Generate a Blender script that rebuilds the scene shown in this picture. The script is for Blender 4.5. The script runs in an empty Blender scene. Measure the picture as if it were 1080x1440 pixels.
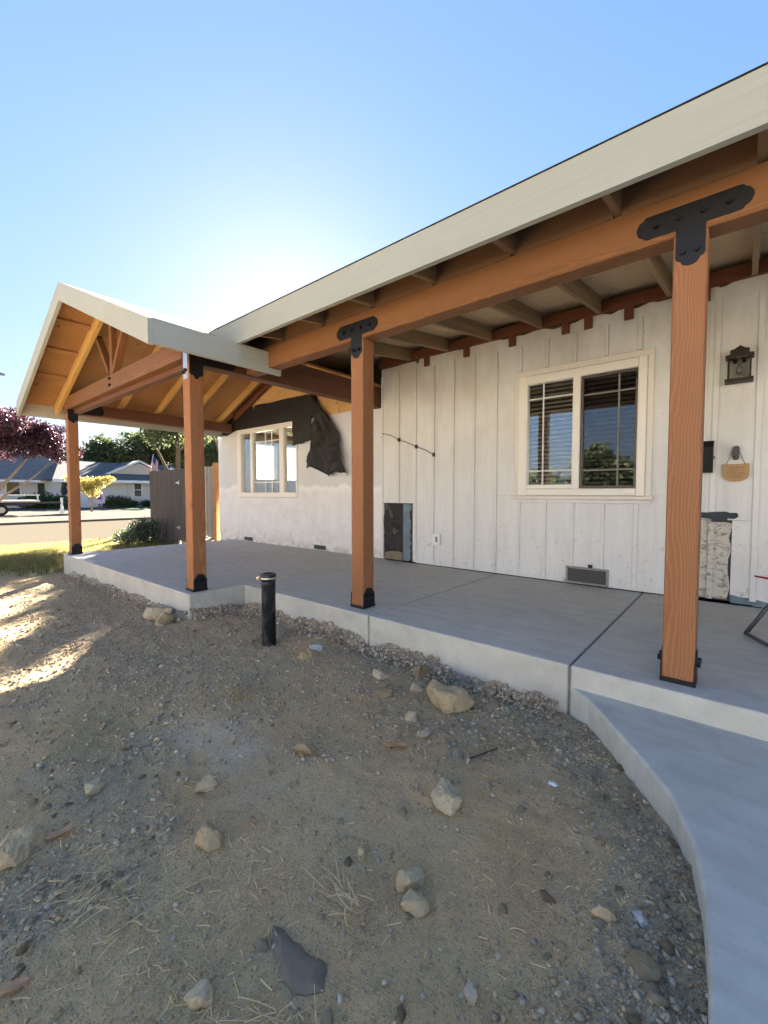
import bpy, bmesh, math, random
import numpy as np
from mathutils import Vector, Matrix
random.seed(7); RNG = np.random.default_rng(11)
D = bpy.data; S = bpy.context.scene; COL = S.collection
R = math.radians
# ------------------------------------------------------------------ camera, sky, sun, exposure
cam = D.objects.new('camera', D.cameras.new('camera')); COL.objects.link(cam)
cam.location = (0, 0, 1.0); cam.rotation_euler = (R(90 - 2.48), R(0.0), R(40.0))
cam.data.sensor_fit = 'VERTICAL'; cam.data.sensor_height = 36; cam.data.sensor_width = 27
cam.data.lens = 600 / 1440 * 36; cam.data.clip_start = .05; cam.data.clip_end = 2000
S.camera = cam
SUN_EL, SUN_AZ = R(20.5), math.atan2(-.79, .613)          # azimuth measured from +Y towards +X
sdir = Vector((math.sin(SUN_AZ) * math.cos(SUN_EL), math.cos(SUN_AZ) * math.cos(SUN_EL), math.sin(SUN_EL)))
w = D.worlds.new('World'); S.world = w; w.use_nodes = True
wn = w.node_tree.nodes; wn.clear()
sky = wn.new('ShaderNodeTexSky'); sky.sky_type = 'NISHITA'; sky.sun_disc = False
sky.sun_elevation = SUN_EL; sky.sun_rotation = SUN_AZ
sky.air_density = 1.5; sky.dust_density = .45; sky.ozone_density = 2.0; sky.altitude = 20
bg = wn.new('ShaderNodeBackground'); bg.inputs[1].default_value = .05
wo = wn.new('ShaderNodeOutputWorld')
# one colour grade over the whole dome: the paler, flatter gradient of the photographed sky
sp_ = wn.new('ShaderNodeSeparateColor'); cb_ = wn.new('ShaderNodeCombineColor'); w.node_tree.links.new(sky.outputs[0], sp_.inputs[0])
for i_, (g_, k_) in enumerate(((.66, .212), (.54, .318), (.45, .56))):
    p_ = wn.new('ShaderNodeMath'); p_.operation = 'POWER'; p_.inputs[1].default_value = g_
    m_ = wn.new('ShaderNodeMath'); m_.operation = 'MULTIPLY'; m_.inputs[1].default_value = k_
    w.node_tree.links.new(sp_.outputs[i_], p_.inputs[0]); w.node_tree.links.new(p_.outputs[0], m_.inputs[0]); w.node_tree.links.new(m_.outputs[0], cb_.inputs[i_])
w.node_tree.links.new(cb_.outputs[0], bg.inputs[0]); w.node_tree.links.new(bg.outputs[0], wo.inputs[0])
sl = D.lights.new('sun', 'SUN'); sl.energy = 4.0; sl.angle = R(.53); sl.color = (1, .90, .755)
so = D.objects.new('sun', sl); COL.objects.link(so); so.rotation_euler = sdir.to_track_quat('Z', 'Y').to_euler()
S.view_settings.view_transform = 'Standard'; S.view_settings.look = 'None'
S.view_settings.exposure = 4.45; S.view_settings.gamma = 1; S.view_settings.use_curve_mapping = False
S.cycles.max_bounces = 8; S.cycles.diffuse_bounces = 4; S.cycles.transparent_max_bounces = 12
try: S.cycles.use_denoising = True
except Exception: pass

# ------------------------------------------------------------------ helpers
W = {}
def setw(o, m, parent=None):
    W[o.name] = m
    if parent is not None:
        o.parent = parent; o.matrix_parent_inverse = W[parent.name].inverted()
    o.matrix_basis = m
    return o
def meshdata(name, v, f, mat=None, smooth=False):
    me = D.meshes.new(name); me.from_pydata([tuple(p) for p in v], [], f)
    if mat: me.materials.append(mat)
    if smooth: me.shade_smooth()
    me.update(); return me
def link(name, me, parent=None, m=None):
    o = D.objects.new(name, me); COL.objects.link(o)
    return setw(o, m or Matrix.Identity(4), parent)
def mk(name, v, f, mat, parent=None, m=None, smooth=False):
    return link(name, meshdata(name, v, f, mat, smooth), parent, m)
def tag(o, label=None, cat=None, group=None, kind=None):
    if label: o['label'] = label
    if cat: o['category'] = cat
    if group: o['group'] = group
    if kind: o['kind'] = kind
    return o
def thing(name, loc, label, cat, group=None, rz=0):
    o = D.objects.new(name, None); COL.objects.link(o); o.empty_display_size = .1
    setw(o, Matrix.Translation(loc) @ Matrix.Rotation(rz, 4, 'Z')); return tag(o, label, cat, group)
def copy_tree(o, m, label=None):
    c = o.copy(); COL.objects.link(c); c.matrix_basis = m; W[c.name] = m
    if label: c['label'] = label
    for ch in o.children:
        k = ch.copy(); COL.objects.link(k); k.parent = c
        for g in ch.children:
            q = g.copy(); COL.objects.link(q); q.parent = k
    return c
def octbox(w_, h_, L, ch):
    a, b = w_ / 2, h_ / 2; c = min(ch, a * .45, b * .45)
    pr = [(-a + c, -b), (a - c, -b), (a, -b + c), (a, b - c), (a - c, b), (-a + c, b), (-a, b - c), (-a, -b + c)]
    v = [(x, y, -L / 2) for x, y in pr] + [(x, y, L / 2) for x, y in pr]
    f = [(i, (i + 1) % 8, 8 + (i + 1) % 8, 8 + i) for i in range(8)] + [tuple(range(7, -1, -1)), tuple(range(8, 16))]
    return v, f
def beam(name, p0, p1, w_, h_, mat, parent=None, up=(0, 0, 1), ch=.004):
    p0, p1 = Vector(p0), Vector(p1); z = (p1 - p0); L = z.length; z.normalize(); u = Vector(up)
    if abs(u.dot(z)) > .98: u = Vector((0, 1, 0))
    x = u.cross(z).normalized(); y = z.cross(x)
    m = Matrix((x, y, z)).transposed().to_4x4(); m.translation = (p0 + p1) / 2
    v, f = octbox(w_, h_, L, ch)
    return mk(name, v, f, mat, parent, m)
def box(name, lo, hi, mat, parent=None, ch=.003):
    """axis aligned box, longest axis is the grain axis"""
    lo, hi = Vector(lo), Vector(hi); c = (lo + hi) / 2; s = hi - lo
    i = max(range(3), key=lambda k: s[k])
    p0, p1 = c.copy(), c.copy(); p0[i] = lo[i]; p1[i] = hi[i]
    if i == 2: return beam(name, p0, p1, s[0], s[1], mat, parent, (0, 1, 0), ch)
    if i == 0: return beam(name, p0, p1, s[1], s[2], mat, parent, (0, 0, 1), ch)
    return beam(name, p0, p1, s[0], s[2], mat, parent, (0, 0, 1), ch)
def prism(name, pts, ax, a0, a1, mat, parent=None, smooth=False):
    """polygon pts in the two other axes, extruded along axis ax from a0 to a1"""
    def P(p, a):
        if ax == 0: return (a, p[0], p[1])
        if ax == 1: return (p[0], a, p[1])
        return (p[0], p[1], a)
    n = len(pts); allp = [P(p, a0) for p in pts] + [P(p, a1) for p in pts]
    c = Vector((0, 0, 0))
    for p in allp: c += Vector(p)
    c /= len(allp)
    v = [Vector(p) - c for p in allp]
    f = [tuple(range(n - 1, -1, -1)), tuple(range(n, 2 * n))] + [(i, (i + 1) % n, n + (i + 1) % n, n + i) for i in range(n)]
    o = mk(name, v, f, mat, parent, Matrix.Translation(c), smooth)
    bm = bmesh.new(); bm.from_mesh(o.data); bmesh.ops.recalc_face_normals(bm, faces=bm.faces); bm.to_mesh(o.data); bm.free()
    return o
def bevel(o, wd, seg=2):
    b = o.modifiers.new('bevel', 'BEVEL'); b.width = wd; b.segments = seg; b.limit_method = 'ANGLE'; b.angle_limit = R(40)
    return o
def tube_vf(pts, rad, n=8, cap=True):
    pts = [Vector(p) for p in pts]; v = []; f = []
    if not hasattr(rad, '__len__'): rad = [rad] * len(pts)
    prev = None
    for i, p in enumerate(pts):
        t = (pts[min(i + 1, len(pts) - 1)] - pts[max(i - 1, 0)]).normalized()
        if prev is None:
            a = Vector((0, 0, 1)) if abs(t.z) < .9 else Vector((1, 0, 0)); x = a.cross(t).normalized()
        else:
            x = (prev - t * prev.dot(t)).normalized()
        prev = x; y = t.cross(x)
        for k in range(n):
            a = 2 * math.pi * k / n; v.append(p + (x * math.cos(a) + y * math.sin(a)) * rad[i])
    for i in range(len(pts) - 1):
        for k in range(n):
            f.append((i * n + k, i * n + (k + 1) % n, (i + 1) * n + (k + 1) % n, (i + 1) * n + k))
    if cap:
        f.append(tuple(range(n - 1, -1, -1))); f.append(tuple(range((len(pts) - 1) * n, len(pts) * n)))
    return v, f
def tube(name, pts, rad, mat, parent=None, n=8, smooth=True):
    c = Vector(pts[0]); v, f = tube_vf([Vector(p) - c for p in pts], rad, n)
    return mk(name, v, f, mat, parent, Matrix.Translation(c), smooth)
def lathe(name, prof, loc, mat, parent=None, n=24, smooth=True):
    v = []; f = []
    for r, z in prof:
        for k in range(n):
            a = 2 * math.pi * k / n; v.append((r * math.cos(a), r * math.sin(a), z))
    for i in range(len(prof) - 1):
        for k in range(n):
            f.append((i * n + k, i * n + (k + 1) % n, (i + 1) * n + (k + 1) % n, (i + 1) * n + k))
    f.append(tuple(range(n - 1, -1, -1))); f.append(tuple(range((len(prof) - 1) * n, len(prof) * n)))
    return mk(name, v, f, mat, parent, Matrix.Translation(loc), smooth)
def merge(parts):
    V = []; F = []
    for v, f in parts:
        b = len(V); V += list(v); F += [tuple(i + b for i in q) for q in f]
    return V, F
def boxvf(lo, hi):
    x0, y0, z0 = lo; x1, y1, z1 = hi
    v = [(x0, y0, z0), (x1, y0, z0), (x1, y1, z0), (x0, y1, z0), (x0, y0, z1), (x1, y0, z1), (x1, y1, z1), (x0, y1, z1)]
    return v, [(0, 3, 2, 1), (4, 5, 6, 7), (0, 1, 5, 4), (1, 2, 6, 5), (2, 3, 7, 6), (3, 0, 4, 7)]
# numpy value noise
_T = np.random.default_rng(3).random((256, 256))
def vnoise(x, y):
    xi = np.floor(x).astype(int); yi = np.floor(y).astype(int); fx = x - xi; fy = y - yi
    fx = fx * fx * (3 - 2 * fx); fy = fy * fy * (3 - 2 * fy)
    a = _T[xi % 256, yi % 256]; b = _T[(xi + 1) % 256, yi % 256]; c = _T[xi % 256, (yi + 1) % 256]; d = _T[(xi + 1) % 256, (yi + 1) % 256]
    return (a * (1 - fx) + b * fx) * (1 - fy) + (c * (1 - fx) + d * fx) * fy
def fbm(x, y, o=4, ox=0.0):
    s = 0; a = .5; t = 0
    for k in range(o):
        s = s + a * vnoise(x * 2 ** k + ox + 17.3 * k, y * 2 ** k + ox * .7 + 9.1 * k); t += a; a *= .5
    return s / t - .5

# ------------------------------------------------------------------ materials
class NT:
    def __init__(s, name):
        s.m = D.materials.new(name); s.m.use_nodes = True; s.t = s.m.node_tree; s.n = s.t.nodes; s.n.clear()
        s.out = s.n.new('ShaderNodeOutputMaterial'); s.b = s.n.new('ShaderNodeBsdfPrincipled')
        s.link(s.b.outputs[0], s.out.inputs[0]); s.b.inputs['Roughness'].default_value = .8
    def link(s, a, b): s.t.links.new(a, b)
    def new(s, t, **kw):
        n = s.n.new('ShaderNode' + t)
        for k, v in kw.items(): setattr(n, k, v)
        return n
    def put(s, sock, v):
        if hasattr(v, 'links'): s.link(v, sock)
        elif isinstance(v, (tuple, list)) and len(v) == 3 and len(sock.default_value) == 4: sock.default_value = (*v, 1)
        else: sock.default_value = v
    def math(s, op, a, b=0.0, c=None, clamp=False):
        n = s.new('Math', operation=op, use_clamp=clamp); s.put(n.inputs[0], a); s.put(n.inputs[1], b)
        if c is not None: s.put(n.inputs[2], c)
        return n.outputs[0]
    def vmath(s, op, a, b=(0, 0, 0)):
        n = s.new('VectorMath', operation=op); s.put(n.inputs[0], a); s.put(n.inputs[1], b); return n
    def mix(s, f, a, b, blend='MIX'):
        n = s.new('Mix', data_type='RGBA', blend_type=blend); s.put(n.inputs[0], f); s.put(n.inputs[6], a); s.put(n.inputs[7], b); return n.outputs[2]
    def ramp(s, f, stops):
        n = s.new('ValToRGB'); e = n.color_ramp.elements
        while len(e) < len(stops): e.new(.5)
        for q, (p, c) in zip(e, stops): q.position = p; q.color = (c, c, c, 1) if not isinstance(c, tuple) else (*c, 1)
        s.put(n.inputs[0], f); return n.outputs[0]
    def noise(s, vec, sc, det=4, rough=.55, out=0, dist=0.0):
        n = s.new('TexNoise'); s.put(n.inputs['Vector'], vec); n.inputs['Scale'].default_value = sc
        n.inputs['Detail'].default_value = det; n.inputs['Roughness'].default_value = rough; n.inputs['Distortion'].default_value = dist
        return n.outputs[out]
    def voro(s, vec, sc, feat='F1', out=0, rnd=1.0):
        n = s.new('TexVoronoi', feature=feat); s.put(n.inputs['Vector'], vec); n.inputs['Scale'].default_value = sc
        n.inputs['Randomness'].default_value = rnd; return n.outputs[out]
    def bump(s, h, st, dist=.01):
        n = s.new('Bump'); n.inputs['Strength'].default_value = st; n.inputs['Distance'].default_value = dist
        s.put(n.inputs['Height'], h); s.link(n.outputs[0], s.b.inputs['Normal'])
    def col(s, c): s.put(s.b.inputs['Base Color'], c)
    def obj(s): return s.new('TexCoord').outputs['Object']
    def pos(s): return s.new('NewGeometry').outputs['Position']
    def rnd(s): return s.new('ObjectInfo').outputs['Random']
    def scale(s, v, sc): return s.vmath('MULTIPLY', v, sc).outputs[0]
    def rough(s, v): s.put(s.b.inputs['Roughness'], v)
    def spec(s, v): s.b.inputs['Specular IOR Level'].default_value = v

def wood(name, base, line, ring=.011, contrast=.8, rough=.72, knots=.5, weather=None):
    t = NT(name); o = t.obj(); r = t.rnd()
    off = t.new('CombineXYZ'); t.put(off.inputs[0], t.math('MULTIPLY_ADD', r, .16, .03)); t.put(off.inputs[1], t.math('MULTIPLY_ADD', t.math('FRACT', t.math('MULTIPLY', r, 7.31)), .2, -.1))
    t.put(off.inputs[2], t.math('MULTIPLY', r, 37.0))
    p = t.vmath('ADD', o, off.outputs[0]).outputs[0]
    ps = t.scale(p, (1, 1, .075))
    wob = t.new('TexNoise'); t.put(wob.inputs['Vector'], t.scale(p, (3.2, 3.2, 1.7))); wob.inputs['Scale'].default_value = 1; wob.inputs['Detail'].default_value = 3
    wv = t.vmath('MULTIPLY', t.vmath('SUBTRACT', wob.outputs[1], (.5, .5, .5)).outputs[0], (.095, .095, 0)).outputs[0]
    q = t.vmath('ADD', t.vmath('MULTIPLY', ps, (1, 1, 0)).outputs[0], wv).outputs[0]
    d = t.vmath('LENGTH', q).outputs[1]
    ph = t.math('FRACT', t.math('MULTIPLY', d, t.math('MULTIPLY_ADD', t.math('FRACT', t.math('MULTIPLY', r, 13.7)), .7 / ring, .6 / ring)))
    rg = t.ramp(ph, [(0, .75), (.12, .25), (.6, .0), (.86, .55), (1, .95)])
    fib = t.noise(t.scale(p, (160, 160, 3.0)), 1, 3)
    big = t.noise(t.scale(p, (5, 5, .9)), 1, 3)
    f = t.math('MULTIPLY', t.math('MULTIPLY', rg, t.math('MULTIPLY_ADD', fib, .9, .5)), contrast)
    c = t.mix(f, base, line)
    c = t.mix(t.math('MULTIPLY_ADD', big, 1.4, -.35, True), c, t.mix(.5, c, tuple(x * .55 for x in base)))
    c = t.mix(t.math('MULTIPLY_ADD', r, .35, 0), c, tuple(x * .62 for x in base))
    if knots:
        vk = t.voro(t.scale(p, (1.7, 1.7, 1.0)), 2.0)
        kn = t.ramp(t.math('ADD', vk, t.math('MULTIPLY', fib, .03)), [(.0, 1.0), (.07, .8), (.115, 0.0)])
        c = t.mix(t.math('MULTIPLY', kn, knots), c, tuple(x * .25 for x in base))
    if weather:
        wm = t.ramp(t.noise(t.scale(p, (20, 20, .8)), 1, 5), [(.35, 0), (.65, 1)])
        c = t.mix(t.math('MULTIPLY', wm, .7), c, weather)
    t.col(c); t.rough(rough); t.spec(.3)
    t.bump(t.math('ADD', t.math('MULTIPLY', rg, .5), t.math('MULTIPLY', fib, .7)), .35, .0015)
    return t.m
def plain(name, c, rough=.7, spec=.4, metal=0, bump=0, bsc=60, var=.0):
    t = NT(name); p = t.obj()
    if var:
        n = t.noise(p, bsc * .2, 5); t.col(t.mix(t.math('MULTIPLY', t.ramp(n, [(.3, 0), (.7, 1)]), var), c, tuple(x * .45 for x in c)))
    else: t.col(c)
    t.rough(rough); t.spec(spec); t.b.inputs['Metallic'].default_value = metal
    if bump: t.bump(t.noise(p, bsc, 4), bump, .004)
    return t.m

M = {}
M['post'] = wood('stained_fir', (.32, .13, .052), (.47, .235, .105), .010, .85, .62)
M['beam'] = wood('stained_beam', (.205, .085, .031), (.31, .148, .056), .012, .85, .6)
M['dark_beam'] = wood('dark_stain', (.15, .062, .033), (.21, .088, .045), .014, .6, .6)
M['rafter'] = wood('rafter_wood', (.40, .28, .155), (.52, .38, .22), .02, .6, .8, .6, (.2, .14, .085))
M['yellow'] = wood('yellow_fir', (.62, .36, .115), (.72, .47, .19), .016, .6, .7)
M['blocking'] = wood('blocking_wood', (.24, .135, .075), (.33, .20, .115), .016, .6, .8); M['ledger'] = wood('red_ledger', (.17, .06, .03), (.23, .09, .045), .015, .6, .75)
def ply(name, base, dark, sc=1.0, knots=.55):
    t = NT(name); o = t.obj(); r = t.rnd(); off = t.new('CombineXYZ'); t.put(off.inputs[0], t.math('MULTIPLY', r, 19.0)); t.put(off.inputs[1], t.math('MULTIPLY', r, 7.0))
    p = t.vmath('ADD', o, off.outputs[0]).outputs[0]
    st = t.scale(p, (1.2 * sc, 7 * sc, 7 * sc)); n = t.noise(st, 1, 2, .5, 0, .3)
    bands = t.math('FRACT', t.math('MULTIPLY', n, 9.0))
    c = t.mix(t.math('MULTIPLY', t.ramp(bands, [(0, 0), (.8, .5), (1, 1)]), .55), base, dark)
    fib = t.noise(t.scale(p, (6, 120, 120)), 1, 3); c = t.mix(t.math('MULTIPLY', fib, .3), c, dark)
    bl = t.noise(p, 2.2, 4); c = t.mix(t.ramp(bl, [(.35, 0), (.75, .6)]), c, tuple(x * .6 for x in base))
    if knots:
        k = t.ramp(t.voro(t.scale(p, (1, 1.5, 1.5)), 3.2), [(0, 1), (.05, 1), (.1, 0)]); c = t.mix(t.math('MULTIPLY', k, knots), c, tuple(x * .3 for x in dark))
    t.col(c); t.rough(.8); t.spec(.25); t.bump(fib, .2, .001); return t.m
M['sheath'] = ply('soffit_plywood', (.62, .49, .32), (.46, .33, .19))
M['gsheath'] = ply('gable_plywood', (.46, .25, .105), (.34, .165, .065), 1, .75)
M['ply_or'] = ply('wall_plywood', (.74, .46, .19), (.54, .27, .09), 1.0, .9)
def prim():
    t = NT('primed_board'); o = t.obj(); p = t.vmath('ADD', o, t.scale(t.new('ObjectInfo').outputs['Location'], (1, 1, 1))).outputs[0]
    st = t.noise(t.scale(o, (1.6, 1.6, 70)), 1, 4); b = t.noise(p, 1.6, 5, .6)
    c = t.mix(t.ramp(st, [(.3, 0), (.75, .8)]), (.40, .40, .335), (.335, .33, .275))
    c = t.mix(t.ramp(b, [(.4, 0), (.7, .45)]), c, (.41, .425, .375))
    sp = t.ramp(t.voro(p, 5.0), [(0, 1), (.035, .8), (.055, 0)]); c = t.mix(t.math('MULTIPLY', sp, .35), c, (.36, .33, .25))
    t.col(c); t.rough(.7); t.spec(.3); t.bump(st, .25, .0015); return t.m
M['fascia'] = prim()
def concrete(name, base, light, joint=False):
    t = NT(name); p = t.pos()
    n1 = t.noise(p, 1.3, 6, .6); n2 = t.noise(t.scale(p, (3, 14, 6)), 1, 4, .6); n3 = t.noise(p, 180, 2); n4 = t.noise(p, 7, 5, .65)
    c = t.mix(t.ramp(n1, [(.3, 0), (.7, 1)]), base, light)
    c = t.mix(t.math('MULTIPLY', t.ramp(n2, [(.38, 0), (.7, 1)]), .5), c, tuple(x * .72 for x in base))
    c = t.mix(t.math('MULTIPLY', t.ramp(n4, [(.45, 0), (.68, 1)]), .45), c, tuple(min(1, x * 1.12) for x in light))
    c = t.mix(t.math('MULTIPLY', n3, .22), c, tuple(x * .55 for x in base))
    gm = t.new('NewGeometry'); sx = t.new('SeparateXYZ'); t.link(gm.outputs['Normal'], sx.inputs[0])
    side = t.math('LESS_THAN', sx.outputs[2], .9)            # side faces; their paler mix is switched off below
    c = t.mix(t.math('MULTIPLY', side, .0), c, tuple(min(1, x * 1.3) for x in light))
    st_ = t.ramp(t.noise(p, 2.7, 6, .7, 0, 1.2), [(.58, 0), (.70, 1)]); c = t.mix(t.math('MULTIPLY', st_, .3), c, (.33, .29, .23))
    pit = t.ramp(t.voro(p, 34), [(0, 1), (.08, 1), (.14, 0)]); pm = t.math('MULTIPLY', pit, t.ramp(t.noise(p, 5, 3), [(.55, 0), (.65, 1)]))
    c = t.mix(t.math('MULTIPLY', pm, .35), c, tuple(x * .5 for x in base))
    t.col(c); t.rough(t.ramp(n4, [(.3, .62), (.7, .85)])); t.spec(.35)
    t.bump(t.math('ADD', t.math('MULTIPLY', n3, .5), t.math('MULTIPLY', n2, 1.2)), .18, .003); return t.m
M['conc'] = concrete('concrete', (.50, .485, .425), (.60, .585, .515))
M['walk'] = concrete('walk_concrete', (.51, .50, .435), (.61, .60, .53))
M['rough_conc'] = plain('rough_concrete', (.47, .43, .37), .95, .2, 0, .9, 45, .55)
M['joint'] = plain('joint_filler', (.2, .195, .185), .95)
def siding(name, zdirt=True):
    t = NT(name); p = t.pos(); sx = t.new('SeparateXYZ'); t.link(p, sx.inputs[0]); z = sx.outputs[2]
    c = (.72, .725, .72)
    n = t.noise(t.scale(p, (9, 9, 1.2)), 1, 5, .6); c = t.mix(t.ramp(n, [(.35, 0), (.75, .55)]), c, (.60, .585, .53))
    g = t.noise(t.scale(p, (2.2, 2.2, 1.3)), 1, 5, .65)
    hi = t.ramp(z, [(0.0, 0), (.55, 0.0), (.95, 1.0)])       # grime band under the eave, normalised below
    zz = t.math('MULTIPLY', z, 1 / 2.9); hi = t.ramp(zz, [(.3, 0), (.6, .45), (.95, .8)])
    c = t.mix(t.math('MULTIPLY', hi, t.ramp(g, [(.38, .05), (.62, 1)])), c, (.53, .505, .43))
    lo = t.ramp(zz, [(0, 1), (.14, .9), (.3, .4), (.45, 0)])
    sp = t.ramp(t.math('ADD', t.voro(t.scale(p, (1, 1, 1.5)), 26), t.math('MULTIPLY', t.noise(p, 40, 3), .12)), [(0, 1), (.13, 1), (.19, 0)])
    sp2 = t.ramp(t.math('ADD', t.voro(t.scale(p, (1, 1, .6)), 60), t.math('MULTIPLY', t.noise(p, 90, 3), .25)), [(0, 1), (.2, 1), (.27, 0)]); sp = t.math('MAXIMUM', sp, sp2)
    msk = t.ramp(t.noise(p, 4.5, 5, .7), [(.42, 0), (.55, 1)])
    c = t.mix(t.math('MULTIPLY', t.math('MULTIPLY', sp, lo), msk), c, (.14, .115, .09))
    pe = t.ramp(t.noise(p, 14, 5, .7), [(.60, 0), (.66, 1)]); c = t.mix(t.math('MULTIPLY', pe, t.ramp(zz, [(0, .9), (.08, .55), (.25, .1), (.35, 0)])), c, (.42, .35, .27)); gs_ = t.ramp(t.noise(t.scale(p, (6, 6, .9)), 1, 6, .7), [(.5, 0), (.68, 1)]); c = t.mix(t.math('MULTIPLY', gs_, .3), c, (.47, .47, .46))
    nl = t.ramp(t.voro(t.scale(p, (1, 1, .7)), 7.0, 'F1', 0, .8), [(0, 1), (.03, 1), (.05, 0)]); c = t.mix(t.math('MULTIPLY', nl, .6), c, (.32, .26, .2))
    t.col(c); t.rough(.55); t.spec(.35); t.bump(t.noise(t.scale(p, (80, 80, 8)), 1, 3), .15, .002); return t.m
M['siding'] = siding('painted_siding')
M['trim'] = plain('painted_trim', (.74, .70, .62), .5, .4, 0, .1, 90, .12)
M['vinyl'] = plain('white_vinyl', (.80, .76, .69), .35, .5)
M['bronze'] = plain('dark_sash', (.10, .085, .07), .4, .5)
M['muntin'] = plain('grille_bar', (.62, .62, .58), .4)
M['muntin_d'] = plain('grille_bar_screened', (.20, .19, .17), .6)
def stucco():
    t = NT('stucco'); p = t.pos(); sx = t.new('SeparateXYZ'); t.link(p, sx.inputs[0])
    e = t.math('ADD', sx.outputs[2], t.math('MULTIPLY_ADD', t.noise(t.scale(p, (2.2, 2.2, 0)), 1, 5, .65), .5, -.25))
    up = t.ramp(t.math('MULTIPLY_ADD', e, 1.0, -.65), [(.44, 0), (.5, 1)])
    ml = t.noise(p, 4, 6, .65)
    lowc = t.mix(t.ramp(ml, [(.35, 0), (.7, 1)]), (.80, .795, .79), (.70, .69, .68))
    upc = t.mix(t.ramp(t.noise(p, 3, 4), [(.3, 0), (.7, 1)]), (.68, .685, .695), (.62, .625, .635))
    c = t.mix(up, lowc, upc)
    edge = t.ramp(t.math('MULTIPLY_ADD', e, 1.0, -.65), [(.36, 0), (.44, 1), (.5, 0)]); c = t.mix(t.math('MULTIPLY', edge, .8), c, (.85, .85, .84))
    base = t.ramp(sx.outputs[2], [(.0, .8), (.16, .35), (.4, 0)]); c = t.mix(t.math('MULTIPLY', base, t.ramp(t.noise(p, 9, 5), [(.4, 0), (.65, 1)])), c, (.50, .42, .32))
    t.col(c); t.rough(.9); t.spec(.2); t.bump(t.noise(p, 70, 5, .7), .45, .006); return t.m
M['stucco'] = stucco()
def felt():
    t = NT('roofing_felt'); p = t.obj(); n = t.noise(p, 6, 5, .6)
    wv = t.new('TexWave', wave_type='RINGS'); t.put(wv.inputs['Vector'], t.scale(p, (1.6, 1.6, 1.1))); wv.inputs['Scale'].default_value = 5; wv.inputs['Distortion'].default_value = 6; wv.inputs['Detail'].default_value = 2
    c = t.mix(t.ramp(n, [(.3, 0), (.7, 1)]), (.010, .009, .0085), (.021, .019, .0175))
    c = t.mix(t.math('MULTIPLY', t.ramp(wv.outputs[1], [(.82, 0), (.97, 1)]), .05), c, (.2, .19, .18))
    t.col(c); t.rough(.6); t.spec(.4); t.bump(t.noise(p, 22, 5, .6), .55, .012); return t.m
M['felt'] = felt()
M['black'] = plain('black_steel', (.012, .012, .014), .42, .5, .3, .08, 120)
M['galv'] = plain('galvanised', (.55, .58, .62), .4, .5, .8)
M['zincbolt'] = plain('bolt', (.02, .02, .022), .35, .5, .6)
M['blackplastic'] = plain('black_plastic', (.012, .012, .013), .4, .5)
def absmat():
    t = NT('scuffed_abs'); p = t.obj(); n = t.noise(t.scale(p, (24, 24, 7)), 1, 6, .72)
    sx = t.new('SeparateXYZ'); t.link(p, sx.inputs[0])
    lo = t.ramp(sx.outputs[2], [(0, 1), (.5, .5), (.58, 0)])
    c = t.mix(t.math('MULTIPLY', t.ramp(n, [(.5, 0), (.66, 1)]), lo), (.014, .015, .018), (.16, .18, .21)); t.col(c); t.rough(.5); t.spec(.45); return t.m
M['abs'] = absmat()
M['steelband'] = plain('steel_band', (.55, .53, .48), .3, .5, .9)
def glassmat(name, boost=1.5, tint=(.96, .98, .96)):
    t = NT(name); t.n.remove(t.b); f = t.new('Fresnel'); f.inputs[0].default_value = 1.52
    k = t.math('MULTIPLY_ADD', f.outputs[0], boost, .03, True)
    tr = t.new('BsdfTransparent'); tr.inputs[0].default_value = (*tint, 1); gl = t.new('BsdfGlossy'); gl.inputs['Roughness'].default_value = .004; gl.inputs['Color'].default_value = (.95, .97, 1, 1)
    mx = t.new('MixShader'); t.put(mx.inputs[0], k); t.link(tr.outputs[0], mx.inputs[1]); t.link(gl.outputs[0], mx.inputs[2]); t.link(mx.outputs[0], t.out.inputs[0]); return t.m
M['glass'] = glassmat('window_glass', 3.2)
M['glass2'] = glassmat('screened_glass', 1.3, (.62, .62, .62))
M['glass3'] = glassmat('clear_glass', .7)
M['blind'] = plain('blind_slat', (.50, .48, .45), .5)
M['inner'] = plain('inner_wall', (.58, .52, .42), .8)
M['dark'] = plain('dark_room', (.10, .09, .08), .9)
M['floorin'] = plain('inner_floor', (.22, .15, .1), .6)
M['curtain'] = plain('curtain', (.32, .27, .21), .9)
t_ = NT('window_glow_sheet'); tl_ = t_.new('BsdfTranslucent'); tl_.inputs[0].default_value = (.85, .84, .76, 1); mx_ = t_.new('MixShader'); mx_.inputs[0].default_value = .7; t_.col((.8, .79, .72)); t_.link(t_.b.outputs[0], mx_.inputs[1]); t_.link(tl_.outputs[0], mx_.inputs[2]); t_.link(mx_.outputs[0], t_.out.inputs[0]); M['glow_sheet'] = t_.m  # translucent sheet added to glow as the bright window seen inside
M['red'] = plain('red_fabric', (.36, .02, .025), .8, .2, 0, .2, 200, .2)
M['mbox'] = plain('mailbox_black', (.008, .008, .009), .6, .25); M['greytube'] = plain('grey_tube', (.075, .08, .09), .45, .5, .4)
M['tagwood'] = ply('tag_wood', (.50, .33, .17), (.40, .25, .12), 5, 0)
M['ink'] = plain('burnt_ink', (.16, .085, .035), .9)
M['twine'] = plain('twine', (.15, .12, .09), .95)
M['bulb'] = glassmat('bulb_glass', .8, (.98, .97, .94)); M['brass'] = plain('socket', (.6, .58, .52), .35, .5, .8)
M['seeded'] = glassmat('lantern_glass', 2.0, (.86, .86, .84))
M['rust'] = plain('dark_bronze', (.022, .014, .011), .5, .5, .5)
M['outlet'] = plain('outlet_white', (.78, .78, .76), .35)
M['outhole'] = plain('outlet_face', (.22, .22, .22), .4)
M['mesh'] = plain('vent_mesh', (.05, .055, .055), .6)
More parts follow.
